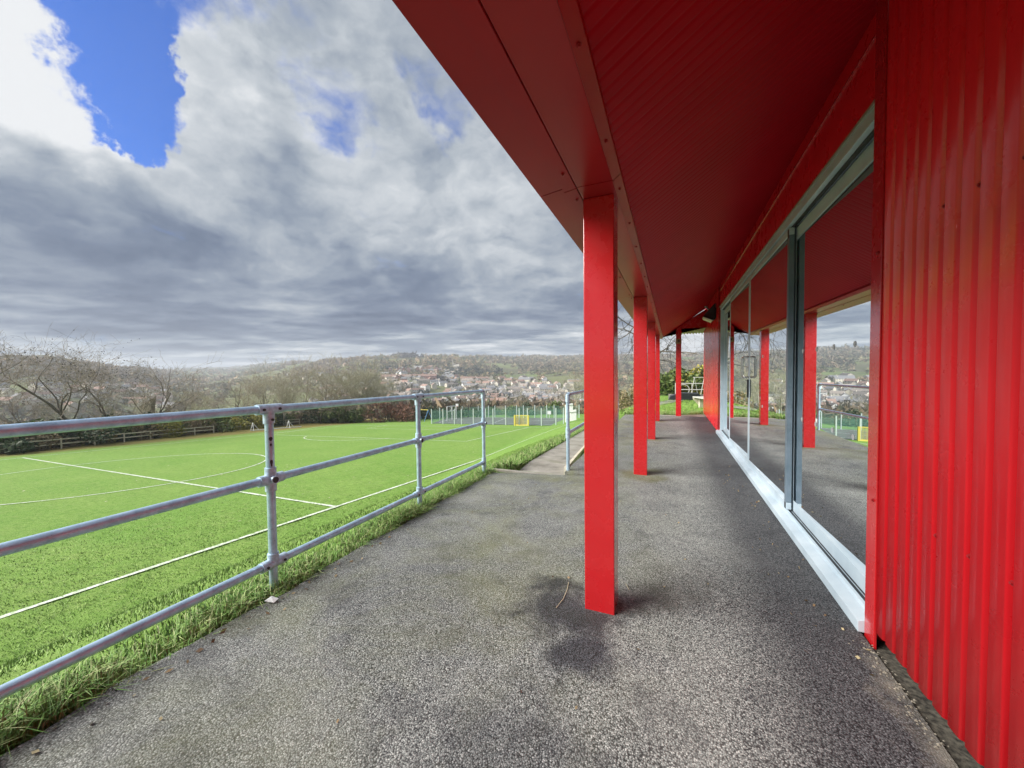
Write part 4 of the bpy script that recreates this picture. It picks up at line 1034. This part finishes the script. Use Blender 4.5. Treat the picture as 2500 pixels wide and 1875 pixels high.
for i, px in enumerate(range(-60, 900, 30)):
    kd = rnd.choice(['brown', 'brown', 'yellow', 'green', 'brown'])
    shrub(px+rnd.uniform(-8, 8), fence_r(px)+8.0+rnd.uniform(0, 3), rnd.uniform(5, 7), rnd.uniform(2.4, 3.8), kd, 'tall loose {} shrub in the second row behind the hedge'.format(kd), 'second row of hedge shrubs')
for px, w_, h_ in ((932, 5, 3.6), (955, 6.5, 4.8), (985, 5.5, 4.2)): shrub(px, 84+rnd.uniform(-2, 2), w_, h_, 'russet', 'russet leafless-looking bush behind the corner of the pitch', 'russet bushes at the pitch corner')
for px in range(1015, 1420, 26): shrub(px+rnd.uniform(-8, 8), 88+rnd.uniform(0, 14), rnd.uniform(4, 6.5), rnd.uniform(1.8, 3.4), rnd.choice(['brown', 'green', 'yellow', 'brown', 'dark']), 'low shrub on the bank beyond the ball court', 'shrubs beyond the ball court')
for px, r_, w_, h_, kd, lb in ((1622, 33, 3.2, 2.2, 'green', 'green hedge shrub low on the lawn edge left of the end column'), (1600, 35, 3.6, 2.2, 'brown', 'brown hedge shrub behind the fourth column'), (1640, 36, 3.5, 2.2, 'green', 'green hedge shrub just left of the end column'),
        (1680, 34, 3.0, 2.5, 'yellow', 'yellow-leaved shrub right of the end column'), (1708, 36, 3.2, 2.5, 'brown', 'brown shrub against the end of the red wall'), (1735, 34, 3.6, 2.4, 'dark', 'dark shrub partly behind the red wall end'), (1560, 40, 4, 2.6, 'brown', 'brown shrub behind the second column'), (1535, 48, 4, 2.6, 'brown', 'brown shrub on the lawn edge between the columns'), (1508, 52, 4, 2.4, 'green', 'green shrub beyond the short railing')):
    shrub(px, r_, w_, h_, kd, lb)

# far woodland: crowns as loose tufts, one mass
def crowns(name, P_, rad, hgt_, cols, ntri=34, up=.5):
    N = len(P_); rs = rng
    d = rs.normal(size=(N, ntri, 3)); d /= np.linalg.norm(d, axis=2)[..., None]; d[..., 2] = np.abs(d[..., 2])
    C = P_[:, None, :]+d*np.stack([rad, rad, hgt_], -1)[:, None, :]*rs.uniform(.55, 1.0, (N, ntri, 1))
    s_ = (rad*.42)[:, None, None]
    a = rs.normal(size=(N, ntri, 3))*s_; b = rs.normal(size=(N, ntri, 3))*s_
    V = np.stack([C, C+a, C+b], 2).reshape(-1, 3)
    col = np.repeat(cols*rs.uniform(.75, 1.25, (N, 1)), ntri*3, axis=0)
    return tag(np_mesh(name, V, np.arange(len(V)).reshape(-1, 3), WOOD, attr=col), kind='stuff')
def fieldmask(x, y):
    return np.sin(x*.011+.7)*np.sin(y*.009+x*.004)+.45*np.sin(x*.023+y*.019)
def scatter(n, b0, b1, r0f, r1f, seed):
    rs = np.random.default_rng(seed); b = rs.uniform(b0, b1, n); R = np.interp(b, _rb, _rR)
    lo = r0f if r0f > 3 else r0f*R; hi = r1f if r1f > 3 else r1f*R
    r = lo+(hi-lo)*rs.uniform(0, 1, n)**.75; br = np.radians(b); return -np.sin(br)*r, np.cos(br)*r, b, r
B0, B1 = bearing(2100), bearing(-250)
WC = np.array(WOODC)*[1.15, 1.05, .85]
x, y, b, r = scatter(15000, B0, B1, 150, .985, 5)
fm_ = fieldmask(x, y)
# town zone: fewer trees; field zones: almost none
keep = (fm_ < .28) | (rng.uniform(0, 1, len(x)) < .10)
tz = (r > 280) & (r < 1000) & (b > bearing(1560)) & (b < bearing(640)); keep &= ~(tz & (rng.uniform(0, 1, len(x)) < .38))
tz2 = (b > bearing(460)) & (r > 250) & (r < 900); keep &= ~(tz2 & (rng.uniform(0, 1, len(x)) < .5))
x, y, b, r = x[keep], y[keep], b[keep], r[keep]
ci = rng.integers(0, len(WC), len(x)); cols = WC[ci].copy()
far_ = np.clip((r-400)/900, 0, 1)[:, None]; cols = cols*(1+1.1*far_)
lefthill = (b > bearing(420)) & (r > 800); cols[lefthill] = cols[lefthill]*.4+np.array([.26, .17, .07])*.6
midr = (b > bearing(900)) & (b < bearing(690)) & (r > 900); cols[midr] = cols[midr]*.5+np.array([.24, .14, .09])*.5
rightg = (b < bearing(1180)) & (r > 900); cols[rightg] = cols[rightg]*.6+np.array([.15, .125, .11])*.4
rad = rng.uniform(3.2, 6.5, len(x))*np.where(r > 1000, 1.3, 1.0)
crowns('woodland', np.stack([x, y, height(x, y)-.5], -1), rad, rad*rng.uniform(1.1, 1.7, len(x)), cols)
# dark skyline clump and evergreen stands
def clump(px, r_, n, spread, col, rad_, seed, fl=1.0):
    rs = np.random.default_rng(seed); br = math.radians(bearing(px)); cx, cy = -math.sin(br)*r_, math.cos(br)*r_
    X_ = cx+rs.normal(0, spread, n); Y_ = cy+rs.normal(0, spread*.6, n); R_ = rs.uniform(.7, 1.2, n)*rad_
    return np.stack([X_, Y_, height(X_, Y_)-.5], -1), R_, R_*1.6*fl, np.tile(col, (n, 1))
parts = [clump(992, 1330, 60, 26, (.09, .075, .07), 8, 1), clump(1040, 520, 5, 9, (.025, .05, .035), 5, 2), clump(968, 470, 5, 5, (.02, .05, .04), 5, 3), clump(1205, 560, 9, 12, (.03, .05, .03), 4, 4, 1.6),
         clump(1130, 840, 30, 22, (.05, .06, .04), 6, 5), clump(1020, 600, 7, 10, (.03, .05, .035), 5, 6), clump(940, 900, 40, 34, (.075, .08, .06), 7, 7), clump(1160, 900, 40, 30, (.06, .065, .045), 7, 8), clump(1075, 700, 14, 14, (.05, .045, .04), 6, 9)]
crowns('evergreen_wood', *[np.concatenate([p[i] for p in parts]) for i in range(4)], ntri=60)

# ------------------------------------------------------------------ town in the valley
HW = [mat('house_wall_'+n, c, .85) for n, c in (('stone', (.52, .48, .40)), ('cream', (.70, .65, .54)), ('white', (.80, .79, .76)), ('brick', (.42, .22, .16)), ('pink', (.56, .33, .29)), ('yellow', (.68, .52, .22)))]
HR = [mat('house_roof_'+n, c, .9) for n, c in (('slate', (.20, .20, .21)), ('tile', (.30, .19, .15)), ('brown', (.27, .23, .20)))]
HWIN = mat('house_window', (.04, .05, .06), .3)
def house_mesh(L, W, H, rh, wm, rm, chim=True):
    m = MB(); m.m = 0; m.box(-L/2, -W/2, -2.5, L/2, W/2, H)
    m.add([(-L/2, -W/2, H), (-L/2, W/2, H), (-L/2, 0, H+rh), (L/2, -W/2, H), (L/2, W/2, H), (L/2, 0, H+rh)], [(0, 2, 1), (3, 4, 5)])
    m.m = 1; e = .35
    for s_ in (-1, 1):
        m.add([(-L/2-e, s_*(W/2+e), H-.35), (L/2+e, s_*(W/2+e), H-.35), (L/2+e, 0, H+rh+.05), (-L/2-e, 0, H+rh+.05)], [(0, 1, 2, 3) if s_ < 0 else (3, 2, 1, 0)])
    m.m = 0
    if chim: m.box(L*.32, -.45, H, L*.32+.9, .45, H+rh+1.0)
    m.m = 2
    for s_ in (-1, 1):
        nw = max(2, int(L/3.2))
        for k in range(nw):
            for z in (1.0, 3.6):
                if z+1.3 > H: continue
                x = -L/2+L*(k+.5)/nw; m.add([(x-.5, s_*(W/2+.03), z), (x+.5, s_*(W/2+.03), z), (x+.5, s_*(W/2+.03), z+1.2), (x-.5, s_*(W/2+.03), z+1.2)], [(0, 1, 2, 3)])
    o = m.build('h', [wm, rm, HWIN]); me = o.data; bpy.data.objects.remove(o); return me
HM = []
names = ['stone', 'cream', 'white', 'brick', 'pink', 'yellow']
for wi in (0, 0, 1, 1, 2, 3, 4):
    for ri, (L, W, H, rh) in enumerate(((9, 7, 5, 2.8), (14, 7.5, 5.2, 3.0), (24, 8, 5, 2.6))):
        HM.append((house_mesh(L, W, H, rh, HW[wi], HR[(ri+wi) % 3]), names[wi], ('detached', 'semi-detached', 'terraced')[ri]+' '+('slate-roofed', 'tile-roofed', 'brown-roofed')[(ri+wi) % 3]))
rh_ = random.Random(4); cnt = 0; zones = [((760, 1420), (935, 992), 135, 1), ((1120, 1400), (940, 990), 60, 2), ((930, 1120), (900, 940), 55, 1), ((1060, 1340), (925, 950), 25, 0), ((0, 420), (945, 1000), 50, 0), ((690, 860), (890, 930), 14, 2), ((1180, 1400), (955, 985), 20, 2)]
pts_h = []
for (xa, xb), (ya, yb), n, bias in zones:
    k = 0; tries = 0
    while k < n and tries < n*12:
        tries += 1
        px_, py_ = rh_.uniform(xa, xb), rh_.uniform(ya, yb); q = hit(px_, py_, 100)
        if q is None: continue
        r_ = math.hypot(q[0], q[1])
        if r_ < 250 or r_ > 1300: continue
        if any(abs(q[0]-p[0])+abs(q[1]-p[1]) < 13 for p in pts_h): continue
        pts_h.append(q); k += 1
        me, wn, kd = rh_.choice(HM[:15] if bias != 2 else HM[6:15]) if (xa != 930) else rh_.choice(HM[6:])
        o = bpy.data.objects.new('house', me); COL.objects.link(o); o.location = (q[0], q[1], q[2])
        o.rotation_euler = (0, 0, math.radians(bearing(px_))+rh_.gauss(0, .35)+(1.57 if rh_.random() < .45 else 0))
        kdn = 'left side of town' if xb <= 460 else ('hillside above the town' if (xa == 930 or xa == 690) else 'valley town beyond the court')
        tag(o, '{} {} house in the {}'.format(wn, kd, kdn), 'house', 'houses of the valley town')
_g = {}
for o in [q for q in COL.objects if q.name.split('.')[0] == 'house']: _g.setdefault(o['label'], []).append(o)
_O = ORD+['{}-{}'.format(t, u) for t in ('twenty', 'thirty', 'forty', 'fifty', 'sixty') for u in ORD[:9]]
for lb_, L_ in _g.items():
    if len(L_) < 2: continue
    L_.sort(key=lambda o: o.location.x/o.location.y)
    a_, b_ = lb_.split(' in the ')if ' in the ' in lb_ else lb_.split(' on the ')
    for i_, o in enumerate(L_): o['label'] = '{}, {} of its kind from the left, {}'.format(a_, _O[i_], b_)
# coloured row on the hillside
rowc = [(4, 1), (3, 1), (2, 0), (4, 1), (4, 1), (5, 2), (3, 1), (3, 1), (4, 1), (0, 0), (3, 1), (4, 0), (3, 1), (0, 1), (4, 0)]
hx = 905
lab = {2: 'white', 3: 'red brick', 4: 'pinkish', 5: 'mustard yellow', 0: 'pale stone'}
cache = {}
for i, (wi, ri) in enumerate(rowc):
    px_ = hx+i*11.5; q = hit(px_, 913-i*.5, 300)
    if q is None: continue
    if (wi, ri) not in cache: cache[(wi, ri)] = house_mesh(9.5, 9, 7.5, 4, HW[wi], HR[ri])
    o = bpy.data.objects.new('house', cache[(wi, ri)]); COL.objects.link(o); o.location = q; o.rotation_euler = (0, 0, math.radians(bearing(px_))+1.57)
    tag(o, 'tall {} gabled house, {} from the left in the coloured hillside row'.format(lab[wi], ORD[i]), 'house', 'coloured row of gabled houses')
# long pale factory block and church
q = hit(1000, 926, 300)
if q: o = bpy.data.objects.new('terrace', house_mesh(95, 9, 6, 3, HW[4], HR[1], False)); COL.objects.link(o); o.location = q; o.rotation_euler = (0, 0, math.radians(bearing(1000))); tag(o, 'very long pink terrace with tiled roof below the coloured row', 'terrace')
q = hit(1111, 901, 300) or (0, 900, 0)
ch = empty('church', q, 'small stone church with a sharp spire among dark trees on the hill', 'church'); ch.rotation_euler = (0, 0, math.radians(bearing(1111)))
m = MB(); m.box(-3, -8, -3, 11, 4, 7); m.add([(-3, -8, 7), (-3, 4, 7), (-3, -2, 13), (11, -8, 7), (11, 4, 7), (11, -2, 13)], [(0, 2, 1), (3, 4, 5), (0, 3, 5, 2), (1, 2, 5, 4)]); m.build('nave', HW[0], ch)
m = MB(); m.box(-8, -5, -3, -3, 0, 13); m.build('tower', HW[0], ch)
m = MB(); m.add([(-8, -5, 13), (-3, -5, 13), (-3, 0, 13), (-8, 0, 13), (-5.5, -2.5, 27)], [(0, 1, 4), (1, 2, 4), (2, 3, 4), (3, 0, 4)]); m.build('spire', HW[0], ch)

# ------------------------------------------------------------------ grass blades
def blades(name, Xb, Yb, H, Wd, mt, lean=.5, seg2=False, zoff=0, rs=rng):
    N = len(Xb); Zb = height(Xb, Yb)+zoff; th = rs.uniform(0, 6.283, N); ln = rs.uniform(0, lean, N)*H; la = rs.uniform(0, 6.283, N)
    sx, sy = np.cos(th)*Wd/2, np.sin(th)*Wd/2; tx, ty = np.cos(la)*ln, np.sin(la)*ln
    Bp = np.stack([Xb, Yb, Zb], -1)
    if not seg2:
        V = np.stack([Bp+np.stack([sx, sy, 0*sx], -1), Bp-np.stack([sx, sy, 0*sx], -1), Bp+np.stack([tx, ty, H], -1)], 1).reshape(-1, 3); F_ = np.arange(3*N).reshape(-1, 3)
    else:
        s3 = np.stack([sx, sy, 0*sx], -1); mid = Bp+np.stack([tx*.3, ty*.3, H*.6], -1); tip = Bp+np.stack([tx*1.25, ty*1.25, H*np.clip(1-ln/H*.35, .3, 1)], -1)
        V = np.stack([Bp+s3, Bp-s3, mid-s3*.8, mid+s3*.8, tip], 1).reshape(-1, 3); b_ = (np.arange(N)*5)[:, None]
        F_ = np.concatenate([b_+[[0, 1, 2]], b_+[[0, 2, 3]], b_+[[3, 2, 4]]], 0)
    return tag(np_mesh(name, V, F_, mt), kind='stuff')
# mown bank: density falls with distance
N = 480000; yb = rng.uniform(-1.5, 22, N); xb = -2.25-.066*(yb-1.5)-rng.uniform(0, 1, N)**1.1*24
dist = np.hypot(xb, yb); kp = (rng.uniform(0, 1, N) < np.clip(7/dist, 0, 1)**1.2*(1-sst((dist-11)/13))) & ((yb < 4.8) | (xb < x_left(yb)-.03))
xb, yb, dist = xb[kp], yb[kp], dist[kp]
blades('mown_grass', xb, yb, rng.uniform(.014, .036, len(xb))*(1+dist*.03), .004+dist*.0012, BLADE, .9)
# long verge along the rail
N = 30000; yb = rng.uniform(-1, 4.75, N); cl_ = (np.sin(yb*5.1)+np.sin(yb*2.3+1)+np.sin(yb*11.7+.5)*.6)
off = np.abs(rng.normal(0, .16, N)); xb = x_left(yb)+.055-off+.02*np.sin(yb*9)
kp = rng.uniform(0, 1, N) < np.clip(.70+.22*cl_, .25, 1); xb, yb, cl_, off = xb[kp], yb[kp], cl_[kp], off[kp]
blades('long_grass', xb, yb, rng.uniform(.04, .12, len(xb))*(1+.16*cl_)*np.clip(1.2-off*1.3, .4, 1.2), .0055, BLADE_L, 1.0, True)
N = 16000; yb = 4.97+rng.uniform(0, 1, N)**1.5*16; off = np.abs(rng.normal(0, .30, N)); xb = x_left(yb)-.02-off
blades('long_grass', xb, yb, rng.uniform(.06, .17, N), .008+yb*.0006, BLADE_L, .9, True)
N = 9000; xb = rng.uniform(-1.4, 1.6, N); yb = np.where(xb < .1, 12.4, 12.4+(xb-.1)*.6)+np.abs(rng.normal(0, .6, N))+.02
blades('long_grass', xb, yb, rng.uniform(.05, .16, N), .012, BLADE_L, .9, True)
N = 40000; xb = rng.uniform(-6, 5, N); yb = rng.uniform(12.6, 30, N); kp = (xb > x_left(yb)+.9) ; xb, yb = xb[kp], yb[kp]
blades('mown_grass', xb, yb, rng.uniform(.04, .08, len(xb)), .018, BLADE, .9)
# tussock at the end post
N = 700; xb = -2.43+rng.normal(0, .06, N); yb = 4.72+rng.normal(0, .09, N); blades('grass_tussock', xb, yb, rng.uniform(.05, .14, N), .006, BLADE_L, 1.3, True)

# ------------------------------------------------------------------ bench and play things beyond the veranda
q = hit(1706, 985, 5); bx_, by_ = 1.55, 16.3; bz = hgt(bx_, by_)
bn = empty('slatted_bench', (bx_, by_, bz), 'curved wooden bench with pale slats on the lawn past the end column', 'bench'); bn.rotation_euler = (0, 0, .35); bn.scale = (.85,)*3
for k in range(7):
    m = MB(); z = .46+(.0 if k < 4 else (k-3)*.12); xx = -.55+k*.17 if k < 4 else .13+(k-4)*.07
    m.box(xx-.065, -.9, z-.02, xx+.065, .9, z+.03); o = m.build('slat', TIMB_W if k < 6 else TIMBER, bn)
m = MB(); m.prism([(-.63, .43), (.15, .43), (.38, .83), (.30, .85), (.10, .36), (-.15, .05), (-.35, .05), (-.60, .34)], 'y', -.86, -.78); m.build('end_frame', TIMBER, bn)
m = MB(); m.prism([(-.63, .43), (.15, .43), (.38, .83), (.30, .85), (.10, .36), (-.15, .05), (-.35, .05), (-.60, .34)], 'y', .78, .86); m.build('end_frame', TIMBER, bn)
m = MB(); m.box(-.4, -.75, -.1, -.2, -.65, .40); m.box(-.4, .65, -.1, -.2, .75, .40); m.build('leg', TIMBER, bn)
d = ray(1700, 960); k = 26/math.hypot(d[0], d[1]); X0, Y0 = d[0]*k, d[1]*k; Z0 = hgt(X0, Y0)
pf = empty('play_frame', (X0, Y0, Z0), 'pale tubular play frame with sloping poles beyond the bench', 'play frame'); pf.scale = (.6, .6, .6)
for dx in (0, .9):
    m = MB(); m.path([(-.55+dx, 0, 0), (-.15+dx, .4, 2.2), (.25+dx, .8, 0)], .035, 8); m.build('leg_pair', TIMB_W, pf)
m = MB(); m.tube((-.3, .4, 2.2), (1.6, .4, 2.2), .035, n=8); m.build('top_bar', TIMB_W, pf)
rf = empty('low_railing', (X0-1.2, Y0-1.5, hgt(X0-1.2, Y0-1.5)), 'low pale railing with round panel in front of the play frame', 'railing')
for x_ in (0, .9, 2.0, 3.0): m = MB(); m.tube((x_, 0, 0), (x_, 0, 1.0), .03, n=8); m.build('post', TIMB_W, rf)
for z_ in (.98, .62): m = MB(); m.tube((0, 0, z_), (3.1, 0, z_), .028, n=8); m.build('rail', TIMB_W, rf)
m = MB(); m.path([(.45+.30*math.cos(a), 0, .62+.30*math.sin(a)) for a in np.linspace(0, 6.283, 17)], .025, 6); m.build('hoop', TIMB_W, rf)
wl_ = MB(); wl_.box(-.4, .3, -.3, 3.6, .55, .32); o = wl_.build('low_wall', CONC); o.location = rf.location; tag(o, 'low grey wall under the pale railing past the lawn', 'wall')
d = ray(1672, 962); k = 24/math.hypot(d[0], d[1]); q = (d[0]*k, d[1]*k); 
m = MB(); m.prism([(-.9, 0), (-.8, .25), (-.2, .45), (.7, .42), (1.0, .05), (1.0, 0)], 'y', -.5, .5); o = m.build('covered_heap', DARKM, bevel=.05); o.location = (q[0], q[1], hgt(*q)); tag(o, 'low dark covered heap on the lawn between end column and bench', 'heap')

# ------------------------------------------------------------------ litter on the asphalt
def leaf(n, xs_, ys_, sz, mt, name, label=None):
    C = np.stack([xs_, ys_, [floor_z(a, b_)+.006 if a > -2.1 else hgt(a, b_)+.02 for a, b_ in zip(xs_, ys_)]], -1)
    th = rng.uniform(0, 6.28, n); s_ = sz*rng.uniform(.6, 1.3, n); a = np.stack([np.cos(th)*s_, np.sin(th)*s_, rng.uniform(-.002, .006, n)], -1); b_ = np.stack([-np.sin(th)*s_*.5, np.cos(th)*s_*.5, rng.uniform(.0, .008, n)], -1)
    V = np.stack([C-a, C+b_, C+a, C-b_], 1).reshape(-1, 3)
    return tag(np_mesh(name, V, np.arange(4*n).reshape(-1, 4), mt), kind='stuff')
LEAFD = leafm('dead_leaf', [(.10, .06, .03), (.22, .15, .08), (.35, .30, .18), (.14, .10, .05)])
n = 60; leaf(n, rng.uniform(.55, .88, n), rng.uniform(2.0, 6.0, n), .010, LEAFD, 'leaf_litter')
n = 70; leaf(n, x_left(np.linspace(.3, 4.6, n))+.09+np.abs(rng.normal(0, .06, n)), np.linspace(.3, 4.6, n), .014, LEAFD, 'leaf_litter')
n = 70; leaf(n, rng.uniform(-2.0, .8, n), rng.uniform(.5, 8, n), .008, LEAFD, 'leaf_litter')
n = 260; leaf(n, rng.uniform(-60, -14, n), rng.uniform(4, 45, n), .06, mat('pale_leaf', (.45, .42, .28), .9), 'leaf_litter')
def curve_twig(pts, label):
    m = MB(); m.path([(p[0], p[1], floor_z(p[0], p[1])+.006) for p in pts], .0018, 5); return tag(m.build('twig', mat('dry_stalk', (.42, .36, .24), .8)), label, 'twig')
curve_twig([(-.60, 2.30, 0), (-.588, 2.22, 0), (-.585, 2.12, 0), (-.60, 2.02, 0)], 'thin dry curved stalk on the dark stain left of the first column')
curve_twig([(-.262, 2.42, 0), (-.235, 2.36, 0)], 'short pale straw just right of the first column foot')
m = MB(); m.add([(-.03, -.02, 0), (.03, -.015, .004), (.035, .012, .012), (-.02, .02, .006), (0, 0, .015)], [(0, 1, 4), (1, 2, 4), (2, 3, 4), (3, 0, 4)])
for (x_, y_, s_, lb) in ((-2.08, 1.38, 1.0, 'crumpled white scrap on the path edge near the railing post'), (-2.03, .39, 1.6, 'white torn scrap at the bottom left edge of the asphalt')):
    o = m.build('litter_scrap', WHITE); o.location = (x_, y_, floor_z(x_, y_)+.01); o.scale = (s_,)*3; o.rotation_euler = (.1, .15, rnd.uniform(0, 3)); tag(o, lb, 'litter')
# rubble and dirt along the foot of the sheets
n = 500; ys_ = rng.uniform(-1, 2.35, n); xs_ = .885-np.abs(rng.normal(0, .022, n))+.03*(rng.uniform(0, 1, n) < .35)
V = []; Fq = []
for x_, y_ in zip(xs_, ys_):
    s_ = rng.uniform(.002, .006); o_ = len(V)
    for dx, dy, dz in ((-1, -1, 0), (1, -1, 0), (1, 1, 0), (-1, 1, 0), (0, 0, 1.1)): V.append((x_+dx*s_*rng.uniform(.6, 1.2), y_+dy*s_*rng.uniform(.6, 1.2), .0+dz*s_))
    Fq += [(o_, o_+1, o_+4), (o_+1, o_+2, o_+4), (o_+2, o_+3, o_+4), (o_+3, o_, o_+4)]
m = MB(); m.add(V, Fq); tag(m.build('wall_foot_grit', mat('grit', fn=mottled((.08, .07, .055), (.28, .25, .2), 90, (.9, .95)))), kind='stuff')

# ------------------------------------------------------------------ haze
hz = MB(); hz.box(-5200, -600, -95, 3200, 5600, 120)
hm = bpy.data.materials.new('haze'); hm.use_nodes = True; hm.node_tree.nodes.clear()
k = NB(hm.node_tree); vo = k.n('ShaderNodeVolumePrincipled'); vo.inputs['Color'].default_value = (.80, .86, .94, 1); vo.inputs['Density'].default_value = .00032; vo.inputs['Anisotropy'].default_value = .1
oo = k.n('ShaderNodeOutputMaterial'); k.link(vo.outputs[0], oo.inputs['Volume'])
HZ = hz.build('haze', hm); tag(HZ, kind='stuff')
